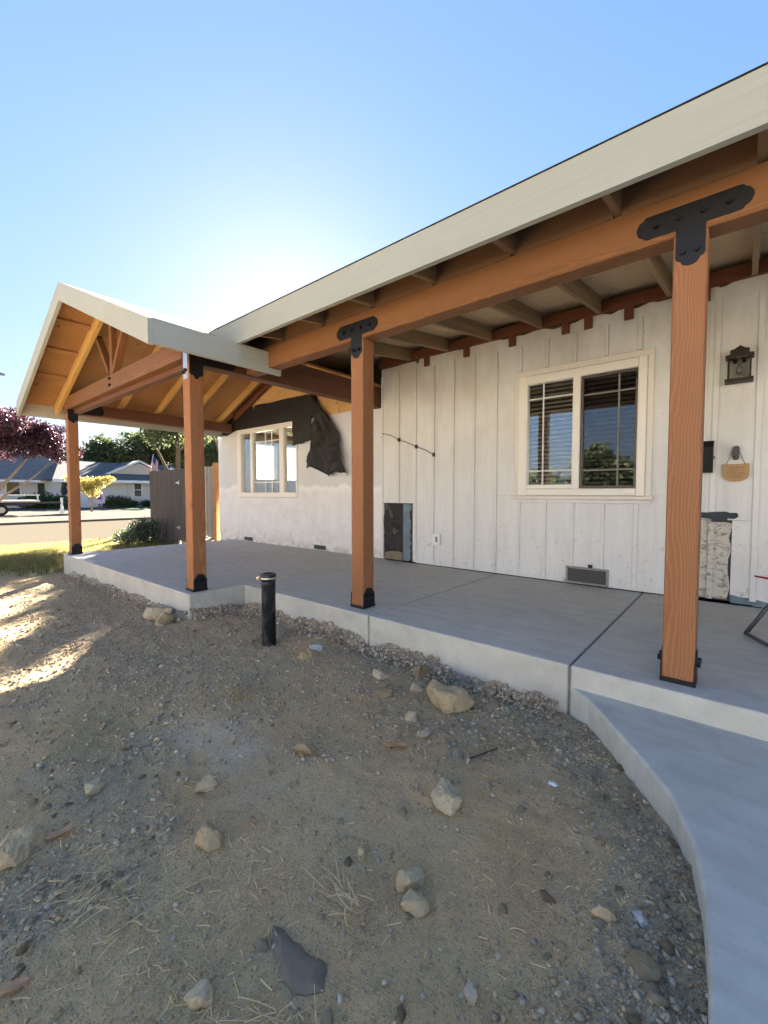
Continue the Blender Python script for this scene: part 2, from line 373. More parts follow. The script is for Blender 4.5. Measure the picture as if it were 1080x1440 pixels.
M['mesh2'] = plain('vent_wire', (.11, .12, .115), .5); M['ventframe'] = plain('vent_frame', (.33, .34, .33), .5, .4, .6, .2, 80, .5)
M['roofing'] = plain('roof_felt', (.06, .058, .055), .95, .2, 0, .3, 90, .3)
M['bluepaint'] = plain('blue_grey_backing', (.20, .27, .32), .9, .2, 0, .6, 40, .6)
M['darkpatch'] = plain('dark_blue_patch', (.055, .07, .085), .8, .3, 0, .5, 40, .5)
def bare():
    t = NT('bare_plaster'); p = t.pos(); n = t.noise(t.scale(p, (14, 14, 22)), 1, 6, .7, 0, .6)
    c = t.mix(t.ramp(n, [(.36, 0), (.5, 1)]), (.22, .205, .18), (.56, .53, .46)); sp = t.ramp(t.voro(p, 28), [(0, 1), (.10, 1), (.16, 0)])
    t.col(t.mix(t.math('MULTIPLY', sp, .5), c, (.1, .09, .075))); t.rough(.95); t.bump(n, .6, .006); return t.m
M['bare'] = bare()
# ground
def dirtmat():
    t = NT('dirt'); p = t.pos(); a = t.new('Attribute', attribute_name='soil'); sp = t.new('SeparateColor'); t.link(a.outputs[0], sp.inputs[0])
    n = t.noise(p, 9, 6, .62); n2 = t.noise(p, 55, 5, .65); n3 = t.noise(p, 260, 3, .6); n0 = t.noise(p, 2.2, 5, .6)
    br = t.mix(t.ramp(n0, [(.35, 0), (.68, 1)]), (.58, .375, .175), (.65, .465, .235))
    gr = t.mix(t.ramp(n, [(.3, 0), (.7, 1)]), (.44, .325, .18), (.60, .46, .275))
    c = t.mix(t.math('ADD', sp.outputs[0], t.math('MULTIPLY_ADD', n, .8, -.4), clamp=True), br, gr)
    c = t.mix(t.math('MULTIPLY', sp.outputs[1], t.ramp(n, [(.3, .3), (.6, 1)])), c, (.66, .53, .36))
    c = t.mix(t.math('MULTIPLY', sp.outputs[2], t.ramp(n2, [(.4, .2), (.6, .9)])), c, (.14, .145, .055))
    c = t.mix(t.ramp(n2, [(.33, .6), (.46, 0)]), c, t.mix(.5, c, (.06, .045, .03)))  # crevice shade painted into the soil colour, here and at finer lows below
    c = t.mix(t.ramp(n3, [(.55, 0), (.72, .6)]), c, (.56, .50, .41)); c = t.mix(t.ramp(n3, [(.28, .5), (.39, 0)]), c, (.16, .12, .08))
    pb = t.voro(p, 95, 'F1'); pbm = t.ramp(pb, [(0, 1), (.22, 1), (.42, 0)]); pc = t.voro(p, 95, 'F1', 1)
    pcs = t.new('SeparateColor'); t.link(pc, pcs.inputs[0])
    c = t.mix(t.math('MULTIPLY', t.math('MULTIPLY', pbm, t.math('GREATER_THAN', pcs.outputs[0], .5)), t.math('MULTIPLY_ADD', sp.outputs[0], .5, .2)), c, t.mix(pcs.outputs[1], (.20, .165, .12), (.66, .58, .46)))
    t.col(c); t.rough(.95); t.spec(.15)
    t.bump(t.math('ADD', t.math('ADD', t.math('MULTIPLY', n2, 1.2), t.math('MULTIPLY', n3, .5)), t.math('MULTIPLY', pbm, .35)), .75, .012); return t.m
M['dirt'] = dirtmat()
def attrmat(name, rough=.9, bumpsc=60, b=.3, trans=0):
    t = NT(name); a = t.new('Attribute', attribute_name='tint'); p = t.pos(); n = t.noise(p, bumpsc, 4, .65)
    c = t.mix(t.ramp(n, [(.35, .22), (.65, 0)]), a.outputs[0], t.mix(.5, a.outputs[0], (.06, .05, .04))); t.col(c); t.rough(rough); t.spec(.25)
    if b: t.bump(n, b, .006)
    if trans:
        tl = t.new('BsdfTranslucent'); t.put(tl.inputs[0], a.outputs[0]); mx = t.new('MixShader'); mx.inputs[0].default_value = trans
        t.link(t.b.outputs[0], mx.inputs[1]); t.link(tl.outputs[0], mx.inputs[2]); t.link(mx.outputs[0], t.out.inputs[0])
    return t.m
M['gravel'] = attrmat('gravel_stone', .92, 240, .5); M['straw'] = attrmat('straw', .8, 90, 0, .25); M['grass'] = attrmat('grass_blade', .7, 60, 0, .55)
def rockmat(name, c0, c1):
    t = NT(name); p = t.obj(); r = t.rnd(); off = t.vmath('ADD', p, t.scale(t.new('ObjectInfo').outputs['Location'], (3, 3, 3))).outputs[0]
    n = t.noise(off, 16, 6, .65); n2 = t.noise(off, 90, 4, .7)
    c = t.mix(t.ramp(n, [(.36, 0), (.62, 1)]), c0, c1); c = t.mix(t.math('MULTIPLY', r, .45), c, tuple(x * .62 for x in c0))
    c = t.mix(t.ramp(n2, [(.58, 0), (.75, .6)]), c, (.10, .085, .065)); t.col(c); t.rough(.92); t.spec(.2); t.bump(t.math('ADD', n2, t.math('MULTIPLY', n, 2)), .8, .006); return t.m
M['rock_tan'] = rockmat('tan_rock', (.46, .33, .175), (.60, .465, .27)); M['rock_grey'] = rockmat('grey_rock', (.44, .345, .22), (.56, .455, .315))
M['rock_brown'] = rockmat('brown_rock', (.28, .195, .11), (.38, .28, .165)); M['rock_pale'] = rockmat('pale_rock', (.54, .415, .24), (.66, .54, .345)); M['rock_blue'] = rockmat('blue_rock', (.50, .485, .45), (.60, .585, .55))
M['clod'] = rockmat('earth_clod', (.36, .25, .14), (.45, .325, .19))
def leafmat(name, c0, c1, trans=.4):
    t = NT(name); g = t.new('NewGeometry'); r = t.new('Attribute', attribute_name='tint'); s = t.new('SeparateColor'); t.link(r.outputs[0], s.inputs[0])
    c = t.mix(s.outputs[0], c0, c1); t.col(c); t.rough(.6); t.spec(.3); tl = t.new('BsdfTranslucent'); t.put(tl.inputs[0], t.mix(.5, c, tuple(min(1, x * 1.6) for x in c1)))
    mx = t.new('MixShader'); mx.inputs[0].default_value = trans; t.link(t.b.outputs[0], mx.inputs[1]); t.link(tl.outputs[0], mx.inputs[2]); t.link(mx.outputs[0], t.out.inputs[0]); return t.m
M['bark'] = plain('bark', (.30, .23, .17), .95, .2, 0, .6, 12, .5); M['darkbark'] = plain('dark_bark', (.11, .085, .065), .95, .2, 0, .6, 12, .5)
M['lf_dark'] = leafmat('dark_leaf', (.03, .043, .02), (.075, .098, .04), .28); M['lf_mid'] = leafmat('mid_leaf', (.045, .066, .026), (.115, .13, .05), .3)
M['lf_purple'] = leafmat('purple_leaf', (.028, .017, .018), (.085, .028, .045), .15); M['lf_yellow'] = leafmat('yellow_leaf', (.22, .18, .04), (.38, .32, .09), .35)
M['lf_bush'] = leafmat('bush_leaf', (.03, .055, .022), (.07, .11, .04)); M['lf_flower'] = leafmat('lilac_flower', (.20, .13, .26), (.36, .27, .42))
M['fence'] = wood('weathered_board', (.085, .07, .062), (.16, .135, .115), .013, 1.2, .9, .6, (.07, .06, .055)); M['fence_l'] = wood('grey_board', (.27, .245, .22), (.36, .33, .29), .013, .7, .9, .6, (.2, .18, .16))
M['asphalt'] = plain('asphalt', (.10, .088, .072), 1.0, .0, 0, .5, 60, .25); M['drive'] = plain('driveway_concrete', (.13, .122, .108), 1.0, .0, 0, .3, 30, .3)
M['lawn'] = plain('lawn', (.06, .105, .028), .95, .1, 0, .8, 30, .4); M['earth'] = plain('earth', (.17, .135, .095), .95, .1, 0, .8, 8, .5)
M['nwall'] = plain('neighbour_wall', (.62, .60, .55), .8, .3, 0, .1, 20, .1); M['nwall3'] = plain('pale_stucco', (.47, .45, .415), .85, .2, 0, .1, 20, .06); M['nwall2'] = plain('neighbour_siding', (.50, .45, .38), .8)
M['nroof'] = plain('grey_shingle', (.20, .19, .175), .95, .1, 0, .6, 10, .45); M['nroofb'] = plain('blue_shingle', (.115, .12, .125), .95, .1, 0, .6, 10, .35)
M['nwhite'] = plain('white_barge', (.75, .74, .72), .6); M['nglass'] = plain('dark_pane', (.012, .014, .016), .08, .6); M['ndoor'] = plain('green_door', (.03, .06, .04), .6)
M['fred'] = plain('flag_red', (.42, .04, .05), .8); M['fwhite'] = plain('flag_white', (.75, .72, .70), .8); M['fblue'] = plain('flag_blue', (.035, .05, .16), .8)
M['tyre'] = plain('tyre', (.012, .012, .012), .85); M['trailer'] = plain('trailer_steel', (.45, .44, .42), .5, .5, .4); M['trdark'] = plain('trailer_black', (.02, .02, .02), .6)
M['pink'] = plain('yard_sign_pink', (.62, .50, .54), .6); M['purple'] = plain('yard_sign_purple', (.12, .06, .28), .6)
M['dryleaf'] = plain('dry_leaf', (.56, .31, .14), .8, .3, 0, .3, 60, .4); M['pinkleaf'] = plain('pink_leaf', (.56, .31, .16), .8, .3, 0, .3, 60, .3)
M['paper'] = plain('white_scrap', (.82, .84, .86), .7); M['slate'] = plain('grey_felt_scrap', (.25, .20, .14), .85, .3, 0, .7, 45, .45)
M['hair'] = plain('street_lamp_grey', (.3, .31, .32), .5, .4, .5)

# ------------------------------------------------------------------ ground
WALK = [(-.735, 2.563), (-.615, 2.467), (-.492, 2.31), (-.33, 2.098), (-.178, 1.879), (-.09, 1.658), (-.05, 1.448), (-.03, 1.25), (-.022, 1.098), (-.028, .88), (-.07, .58), (-.16, .28), (-.31, 0), (-.54, -.35), (-.84, -.7), (-1.24, -1.1)]
WN = np.array(WALK)
def walk_dist(x, y):
    best = np.full(np.shape(x), 1e9)
    for a, b in zip(WN[:-1], WN[1:]):
        d = b - a; t = np.clip(((x - a[0]) * d[0] + (y - a[1]) * d[1]) / (d @ d), 0, 1)
        best = np.minimum(best, np.hypot(x - a[0] - t * d[0], y - a[1] - t * d[1]))
    return best
def in_walk(x, y):
    xe = np.interp(y, WN[::-1, 1], WN[::-1, 0]); return (x > xe) & (y < 2.565)
def slab_dist(x, y):
    fy = np.where(x > -4.16, 2.565, 1.965); d = fy - y
    d = np.where(x < -8.57, np.hypot(np.maximum(fy - y, 0), -8.57 - x), d)
    return np.maximum(d, 0)
def sst(a, b, x): t = np.clip((x - a) / (b - a), 0, 1); return t * t * (3 - 2 * t)
def zt0(x, y):
    x = np.asarray(x, float); y = np.asarray(y, float)
    z = -.262 + .05 * fbm(x * .7, y * .7, 3) + .03 * fbm(x * 2.1, y * 2.1, 3, 5.0)
    z = z - .05 * sst(-6, -9.5, x) - .04 * sst(-9.5, -13.5, x)
    z = z - .02 * np.exp(-(slab_dist(x, y) / .18) ** 2)
    z = z + .05 * np.exp(-((x + 2.75) ** 2 + (y - 2.42) ** 2) / .03)            # little earth heap behind the pipe
    z = z + .055 * sst(.5, .05, walk_dist(x, y)) * sst(2.2, 1.2, y)
    return z
def gdens(x, y):
    a = np.exp(-(walk_dist(x, y) / .26) ** 2) * 1.1 * sst(2.75, 2.3, y)
    b = np.exp(-(slab_dist(x, y) / .75) ** 2) * sst(-8.5, -6.5, x)
    c = np.exp(-(((x + 4.3) / 1.9) ** 2 + ((y - 1.25) / .5) ** 2)) * 1.1
    n = fbm(x * 1.3 + 4, y * 1.3 + 2, 3, 2.0)
    d = sst(.06, .24, n) * .6
    k = a + b * .9 + c + d + .06
    k *= 1 - .85 * np.exp(-(((x + 2.04) / .45) ** 2 + ((y - 1.08) / .3) ** 2)) - .7 * np.exp(-(((x + 0.57) / .28) ** 2 + ((y - 1.26) / .38) ** 2)) - .5 * np.exp(-(((x + .69) / .2) ** 2 + ((y - 1.9) / .15) ** 2))
    return np.clip(k, .03, 1)
def zt(x, y):
    z = zt0(x, y); g = gdens(x, y)
    return z + (.024 * fbm(x * 6, y * 6, 4, 1.0) + .016 * fbm(x * 24, y * 24, 3, 8.0)) * (.5 + .8 * g)
def axis(a, b, c0, c1, h, grow):
    xs = list(np.arange(c0, c1, h)); s = h; x = c0
    while x > a: s *= grow; x -= s; xs.insert(0, x)
    s = h; x = xs[-1]
    while x < b: s *= grow; x += s; xs.append(x)
    return np.array(xs)
def grid_faces(nx, ny):
    i = np.arange((nx - 1) * (ny - 1)); r = i // (ny - 1); c = i % (ny - 1); a = r * ny + c
    return np.stack([a, a + ny, a + ny + 1, a + 1], 1)
def npmesh(name, V, F, mat, tint=None, attr='tint', smooth=False):
    me = D.meshes.new(name); n = F.shape[1]
    me.vertices.add(len(V)); me.vertices.foreach_set('co', np.ascontiguousarray(V, dtype=np.float32).ravel())
    me.loops.add(F.size); me.loops.foreach_set('vertex_index', np.ascontiguousarray(F, dtype=np.int32).ravel())
    me.polygons.add(len(F)); me.polygons.foreach_set('loop_start', np.arange(0, F.size, n, dtype=np.int32))
    try: me.polygons.foreach_set('loop_total', np.full(len(F), n, dtype=np.int32))
    except Exception: pass
    if tint is not None:
        a = me.attributes.new(attr, 'FLOAT_COLOR', 'POINT'); c = np.ones((len(V), 4), np.float32); c[:, :3] = tint; a.data.foreach_set('color', c.ravel())
    me.materials.append(mat); me.update(calc_edges=True)
    if smooth: me.shade_smooth()
    return me
xs = axis(-13.9, 3.2, -3.4, .35, .0125, 1.022); ys = axis(-3.0, 5.6, .1, 2.62, .0125, 1.022)
X, Y = np.meshgrid(xs, ys, indexing='ij'); Z = zt(X, Y)
under = ((X > -8.5) & (Y > np.where(X > -4.16, 2.68, 2.08))) | (in_walk(X, Y) & (walk_dist(X, Y) > .12)); Z = np.where(under, np.minimum(Z, -.33), Z)
soil = np.zeros(X.shape + (3,)); soil[..., 0] = np.clip(gdens(X, Y) * 1.0 + .9 * fbm(X * 1.7, Y * 1.7, 4, 3.0) - .1, 0, 1)
soil[..., 1] = np.clip(1.3 * np.exp(-(((X + 2.04) / .42) ** 2 + ((Y - 1.08) / .26) ** 2)) + .9 * np.exp(-(((X + .69) / .2) ** 2 + ((Y - 1.9) / .2) ** 2)) + 1.4 * fbm(X * 2.5, Y * 2.5, 4, 6.0) - .25, 0, 1)
soil[..., 2] = np.clip(sst(-7.6, -9.6, X) * .9 + .8 * np.exp(-(((X + 2.57) / .35) ** 2 + ((Y - 0.71) / .18) ** 2)), 0, 1)
V = np.stack([X, Y, Z], -1).reshape(-1, 3)
dirt = link('ground', npmesh('ground', V, grid_faces(*X.shape), M['dirt'], soil.reshape(-1, 3), 'soil', True)); tag(dirt, 'bare dirt front yard strewn with gravel and straw', kind='structure')
far = mk('terrain', [(-600, -600, -.43), (600, -600, -.43), (600, 600, -.43), (-600, 600, -.43)], [(0, 1, 2, 3)], M['earth']); tag(far, 'flat earth beyond the yard', kind='structure')
# street at the side, its far gutter, the neighbours' driveway and lawn
def sheet(name, pts, z, mat, label): o = mk(name, [(x, y, z) for x, y in pts], [tuple(range(len(pts)))], mat); return tag(o, label, kind='structure')
sheet('road', [(-24, -60), (-13.2, -60), (-13.2, 1.5), (-14.6, 5.5), (-15.6, 60), (-24, 60)], -.345, M['asphalt'], 'grey residential street in raking sunlight')
prism('kerb', [(-24.15, -60), (-24.0, -60), (-24.0, 60), (-24.15, 60)], 2, -.42, -.25, M['drive'])['kind'] = 'structure'
sheet('driveway', [(-45.8, -14), (-24.16, -14), (-24.16, 12.2), (-33, 13.0), (-45.8, 12.5)], -.255, M['drive'], 'wide concrete driveway in front of the neighbouring houses')
sheet('lawn', [(-45.8, 12.6), (-33, 13.1), (-25, 12.4), (-25, 40), (-45.8, 40)], -.25, M['lawn'], 'green watered lawn in front of the blue roofed house')

sheet('bounce_road', [(-13.0, -14), (40, -14), (40, -5.5), (-13.0, -5.5)], -.345, M['walk'], 'pale concrete street added behind the viewer to bounce sunlight')  # unseen pale sheet added to bounce sunlight up at the porch front
sheet('front_lawn', [(-13.0, -60), (40, -60), (40, -14.2), (-13.0, -14.2)], -.34, M['earth'], 'dry lawn across the street behind the viewer')
# ------------------------------------------------------------------ concrete porch slab and walk
slab = link('porch_slab', None); slab.empty_display_size = .1; tag(slab, 'new grey concrete porch slab with tooled joints', kind='structure')
def panel(x0, x1, y0, y1=4.945):
    o = prism('slab_panel', [(x0, y0), (x1, y0), (x1, y1), (x0, y1)], 2, -.36, 0, M['conc'], slab); bevel(o, .012, 3); return o
panel(-8.56, -6.466, 1.965, 5.015); panel(-6.452, -4.166, 1.965, 5.015); panel(-4.152, -2.327, 2.565); panel(-2.313, -.752, 2.565); panel(-.738, 1.6, 2.565); panel(1.614, 3.4, 2.565)
for x, y0 in ((-6.459, 1.98), (-4.159, 2.58), (-2.32, 2.58), (-.745, 2.58), (1.607, 2.58)):
    box('joint', (x - .0055, y0, -.3), (x + .0055, 4.94, -.006), M['joint'], slab, .0005)
def spill(path, name, wid, seed):
    pts = []; n = 0; P = [Vector((*p, 0)) for p in path]; L = sum((b - a).length for a, b in zip(P, P[1:])); N = int(L / .022); V_ = []
    def at(s):
        for a, b in zip(P, P[1:]):
            l = (b - a).length
            if s <= l or b is P[-1]: return a + (b - a) * min(1, s / l), (b - a).normalized()
            s -= l
    K = 11
    for i in range(N + 1):
        p, d = at(L * i / N); nrm = Vector((d.y, -d.x, 0))
        s = L * i / N; wv = wid * (.55 + 1.1 * float(fbm(np.array(s * 2.3 + seed), np.array(3.3), 3) + .5)); tp = .20 + .07 * float(vnoise(np.array(s * 5 + seed), np.array(7.7)))
        for k in range(K):
            t = k / (K - 1); q = p + nrm * (-.03 + (wv + .03) * t); zz = -tp - .09 * t ** 1.3
            u, v = s * 11 + seed, t * wv * 11
            b = float(fbm(np.array(u * 1.6), np.array(v * 1.6), 4, seed)) * .07 * (1 if 0 < k else .2)
            V_.append((q.x + nrm.x * b * .6, q.y + nrm.y * b * .6, zz + b * .8))
    o = mk(name, V_, [(i * K + k, (i + 1) * K + k, (i + 1) * K + k + 1, i * K + k + 1) for i in range(N) for k in range(K - 1)], M['rough_conc'], slab, None, True)
spill([(-4.167, 1.955), (-4.167, 2.565)], 'concrete_spill', .10, 4.0)
wk = prism('walkway', WALK + [(3.4, -1.1), (3.4, 2.60), (-.735, 2.60)], 2, -.36, -.124, M['walk']); bevel(wk, .014, 3); tag(wk, 'curved pale concrete walkway stepping down from the porch', kind='structure')

# ------------------------------------------------------------------ house
house = thing('house', (-3, 5, 0), 'single storey house with white board siding and patched stucco front wall', 'house')
YS, YB = 5.02, 4.95
def wallhole(name, x0, x1, z0, z1, holes, y0, y1, mat, parent):
    """wall panel in XZ with rectangular holes (non-overlapping in x), built as butted boxes in one mesh"""
    parts = []; cur = x0
    for hx0, hx1, hz0, hz1 in sorted(holes):
        if hx0 > cur: parts.append(boxvf((cur, y0, z0), (hx0, y1, z1)))
        if hz0 > z0: parts.append(boxvf((hx0, y0, z0), (hx1, y1, hz0)))
        if hz1 < z1: parts.append(boxvf((hx0, y0, hz1), (hx1, y1, z1)))
        cur = hx1
    if cur < x1: parts.append(boxvf((cur, y0, z0), (x1, y1, z1)))
    return mk(name, *merge(parts), mat, parent)
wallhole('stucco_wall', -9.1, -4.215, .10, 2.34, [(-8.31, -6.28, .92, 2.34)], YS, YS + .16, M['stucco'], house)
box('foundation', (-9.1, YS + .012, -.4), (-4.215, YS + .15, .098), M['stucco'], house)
# gable wall above the stucco: plywood sheets
APX, APZ, SL, XE_R, XE_L, GZ = -6.38, 3.55, .424, -3.86, -8.90, 2.4815
def groof(x): return APZ - SL * abs(x - APX)
prism('plywood_panel', [(-8.35, 2.343), (-6.655, 2.343), (-6.655, groof(-6.655) - .03), (-8.35, groof(-8.35) - .03)], 1, YS + .002, YS + .02, M['ply_or'], house)
prism('plywood_panel', [(-6.645, 2.343), (-5.20, 2.343), (-5.20, groof(-5.2) - .03), (APX, APZ - .03), (-6.645, groof(-6.645) - .03)], 1, YS + .002, YS + .02, M['ply_or'], house)
prism('plywood_panel', [(-5.19, 2.343), (-4.215, 2.343), (-4.215, groof(-4.215) - .03), (-5.19, groof(-5.19) - .03)], 1, YS + .002, YS + .02, M['ply_or'], house)
prism('gable_backing', [(-9.1, 2.342), (-4.2, 2.342), (-4.2, groof(-4.2) - .05), (APX, APZ - .05), (-8.95, groof(-8.95) - .05)], 1, YS + .022, YS + .16, M['dark'], house)
def jag(pts, k=3, a=.006):
    out = []
    for p, q in zip(pts, pts[1:] + pts[:1]):
        for j in range(k): t = j / k; out.append((p[0] + (q[0] - p[0]) * t + random.uniform(-a, a) * (j > 0), p[1] + (q[1] - p[1]) * t + random.uniform(-a, a) * (j > 0)))
    return out
# felt strip over the stucco window
prism('felt_strip', jag([(-9.02, 2.28), (-8.86, 2.29), (-8.72, 2.26), (-8.31, 2.345), (-6.42, 2.345), (-6.42, 2.30), (-6.02, 2.30), (-6.01, 2.765), (-6.9, 2.775), (-7.62, 2.785), (-7.66, 2.68), (-7.70, 2.78), (-8.4, 2.76), (-8.80, 2.60), (-9.02, 2.46)], 3, .009), 1, YS - .012, YS - .004, M['felt'], house)
prism('felt_flap', jag([(-6.30, 2.33), (-6.02, 2.345), (-5.74, 2.33), (-5.71, 2.45), (-5.735, 2.60), (-5.72, 2.74), (-6.02, 2.765), (-6.28, 2.77)], 3, .009), 1, YS - .026, YS - .016, M['felt'], house)
prism('felt_flap', jag([(-6.36, 1.88), (-6.2, 1.90), (-6.05, 1.905), (-5.84, 1.95), (-5.83, 2.1), (-5.86, 2.25), (-5.85, 2.37), (-6.1, 2.37), (-6.37, 2.36), (-6.355, 2.1)], 3, .009), 1, YS - .06, YS - .05, M['felt'], house)
# board wall: sheets between battens
BX = [-3.87 + .305 * k for k in range(0, 24)]; ZT = 2.84
HOLE = (-2.06, -.745, .975, 2.36)
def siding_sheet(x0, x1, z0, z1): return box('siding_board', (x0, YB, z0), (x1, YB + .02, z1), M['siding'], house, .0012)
edges = [-4.2] + BX; edges = [e for e in edges if e < 3.3] + [3.3]
for a, b in zip(edges, edges[1:]):
    a2, b2 = a + .0015, b - .0015; zt_ = ZT - .0 + random.uniform(-.02, .03)
    # felt patch opening next to the corner
    cuts = []
    if a < -3.5 and b <= -3.5:
        x1 = min(b2, -3.62)
        if a < -3.87: siding_sheet(a2, b2, .86, zt_); box('siding_edge', (a2, YB, .02), (-4.16, YB + .02, .855), M['siding'], house); continue
        siding_sheet(a2, b2, .86, zt_); siding_sheet(-3.615, b2, .02, .857); continue
    lo, hi = max(a2, HOLE[0]), min(b2, HOLE[1])
    if hi - lo > .01:
        siding_sheet(a2, b2, .008, HOLE[2]); siding_sheet(a2, b2, HOLE[3], zt_)
        if lo > a2 + .01: siding_sheet(a2, lo, HOLE[2] + .001, HOLE[3] - .001)
        if hi < b2 - .01: siding_sheet(hi, b2, HOLE[2] + .001, HOLE[3] - .001)
    elif -.32 < a < -.2:
        siding_sheet(a2, b2, .76, zt_); prism('bare_plaster', [(a2, .04), (-.085, .035)] + [(-.075 + random.uniform(-.012, .012), .08 + .065 * k) for k in range(11)] + [(a2, .755)], 1, YB + .006, YB + .02, M['bare'], house); box('siding_board', (-.062, YB, .07), (b2, YB + .02, .757), M['siding'], house, .001)
    elif -.6 < a < -.3:
        siding_sheet(a2, b2, .76, zt_); siding_sheet(a2, -.36, .008, .757); box('bare_plaster', (-.358, YB + .006, .03), (b2, YB + .02, .755), M['bare'], house)
    else:
        siding_sheet(a2, b2, .008, zt_)
bat = None
for x in BX:
    if x > 3.2: continue
    def B(z0, z1, m=M['siding']):
        dx = random.uniform(-.004, .004); tl = random.uniform(-.003, .003)
        return beam('batten', (x + dx - tl, YB - .0105, z0), (x + dx + tl, YB - .0105, z1), .044 if x > -.9 else .036, .0205, m, house, (0, 1, 0), .003)
    if -2.13 < x < -.66: B(.03, .893); B(2.43, 2.73 + random.uniform(-.02, .05))
    elif x == BX[0]: B(.87, 2.74)
    elif -.22 < x < -.2: B(.835, 2.77); B(.03, .74, M['bare'])
    else: B(.03 + random.uniform(-.01, .02), 2.74 + random.uniform(-.03, .05))
box('batten', (-4.2, YB - .016, 1.86), (-4.16, YB - .001, 2.74), M['siding'], house); box('batten', (-4.2, YB - .016, .02), (-4.165, YB - .001, 1.83), M['siding'], house)
box('batten', (-.305, YB - .014, .835), (-.275, YB - .001, 2.74), M['siding'], house)
# ragged painted strip, stubs and ledger at the head of the wall
rp = []; random.seed(5)
for k in range(0, 60): rp.append((-3.5 + k * .115, 2.865 + random.uniform(-.035, .03)))
prism('torn_strip', [(-3.5, 2.74), (3.25, 2.74)] + rp[::-1], 1, YB - .0185, YB - .0165, M['siding'], house)
for x in (-3.36, -2.75, -2.14, -1.53, -1.30, -.92, -.31, .30, .91, 1.52, 2.13, 2.74): box('rafter_stub', (x - .04, YB - .05, 2.745), (x + .04, YB - .02, 2.864), M['ledger'], house)
box('ledger', (-4.2, YB - .055, 2.866), (3.3, YB - .0, 2.985), M['ledger'], house)
box('back_board', (-4.2, YB + .022, .02), (-2.07, YB + .12, 2.95), M['dark'], house); box('back_board', (-.735, YB + .022, .02), (3.3, YB + .12, 2.95), M['dark'], house)
box('back_board', (-2.07, YB + .022, .02), (-.735, YB + .12, .97), M['dark'], house); box('back_board', (-2.07, YB + .022, 2.365), (-.735, YB + .12, 2.95), M['dark'], house)
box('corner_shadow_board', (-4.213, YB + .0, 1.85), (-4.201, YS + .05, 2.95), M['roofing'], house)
# felt covered hole near the corner with torn backing
fv = []; ff = []; NX, NZ = 16, 34
for i in range(NX):
    for k in range(NZ):
        u, v = i / (NX - 1), k / (NZ - 1); x = -4.158 + .375 * u; z = .115 + .74 * v
        fv.append((x, YB + .012 - .055 * float(fbm(np.array(u * 4 + v * 2), np.array(v * 5 - u), 4, 2.0)), z))
mk('felt_patch', fv, [(i * NZ + k, (i + 1) * NZ + k, (i + 1) * NZ + k + 1, i * NZ + k + 1) for i in range(NX - 1) for k in range(NZ - 1)], M['felt'], house, None, False)
prism('felt_patch', [(-4.12, .02), (-3.80, .015), (-3.79, .13), (-3.88, .15), (-4.05, .135), (-4.13, .10)], 1, YB - .012, YB - .004, M['slate'], house)
bp = [(-3.782, .02), (-3.67, .02)]; random.seed(9)
for k in range(1, 22): bp.append((-3.64 + random.uniform(-.035, .02), .02 + .039 * k))
prism('torn_backing', bp + [(-3.782, .85)], 1, YB - .006, YB - .002, M['bluepaint'], house)
# dark bracket-like tear right of the post, torn foot
prism('torn_patch', [(-.30, .775), (-.21, .765), (-.205, .742), (-.14, .74), (-.10, .748), (-.095, .775), (-.05, .772), (-.028, .785), (-.02, .805), (-.032, .828), (-.08, .826), (-.11, .838), (-.20, .832), (-.25, .826), (-.30, .828)], 1, YB - .024, YB - .018, M['darkpatch'], house)
prism('torn_patch', [(-.06, .012), (.33, .012), (.33, .062), (.2, .05), (.12, .066), (.05, .058), (-.02, .08), (-.06, .086)], 1, YB - .003, YB - .0005, M['bluepaint'], house)
box('back_board', (-6.0, YS + .17, 2.52), (-4.2, YS + .25, 3.2), M['dark'], house)
# vents and outlet (parts of the wall)
v_ = box('crawl_vent', (-1.47, YB - .03, .03), (-1.07, YB - .012, .185), M['mesh'], house)
for lo, hi in (((-1.485, YB - .034, .018), (-1.055, YB - .009, .036)), ((-1.485, YB - .034, .178), (-1.055, YB - .009, .196)), ((-1.485, YB - .0335, .037), (-1.463, YB - .009, .177)), ((-1.077, YB - .0335, .037), (-1.055, YB - .009, .177))): box('frame', lo, hi, M['ventframe'], v_)
for k in range(7): box('wire', (-1.46, YB - .0325, .05 + .019 * k), (-1.08, YB - .0295, .053 + .019 * k), M['mesh2'], v_, .0003)
box('clip', (-1.255, YB - .03, .197), (-1.215, YB - .01, .232), M['black'], house)
for x in (-7.95, -5.7): box('foundation_vent', (x - .15, YS + .002, .012), (x + .15, YS + .02, .085), M['mesh'], house)
ot = box('outlet', (-3.245, YB - .034, .295), (-3.135, YB - .018, .45), M['outlet'], house, .006); box('cover', (-3.205, YB - .044, .335), (-3.175, YB - .0345, .41), M['outhole'], ot, .004)
# window in the board wall
wr = thing('x', (0, 0, 0), None, None)
D.objects.remove(wr)
def fr(name, lo, hi, mat, parent, ch=.004): return box(name, lo, hi, mat, parent, ch)
win = box('window', (-2.056, YB + .03, .98), (-2.0, YB + .05, 2.36), M['vinyl'], house)
y0, y1 = YB - .024, YB - .0005
fr('casing', (-2.10, y0, .976), (-2.057, y1, 2.36), M['trim'], win); fr('casing', (-.744, y0, .976), (-.69, y1, 2.36), M['trim'], win); fr('casing', (-2.10, y0, 2.362), (-.69, y1, 2.425), M['trim'], win)
fr('sill', (-2.135, YB - .055, .935), (-.675, y1, .974), M['trim'], win, .006); fr('apron', (-2.11, YB - .03, .895), (-.69, y1, .933), M['siding'], win)
y0, y1 = YB - .036, YB + .06
fr('frame', (-2.055, y0, .977), (-1.948, y1, 2.358), M['vinyl'], win, .008); fr('frame', (-.826, y0, .977), (-.746, y1, 2.358), M['vinyl'], win, .008)
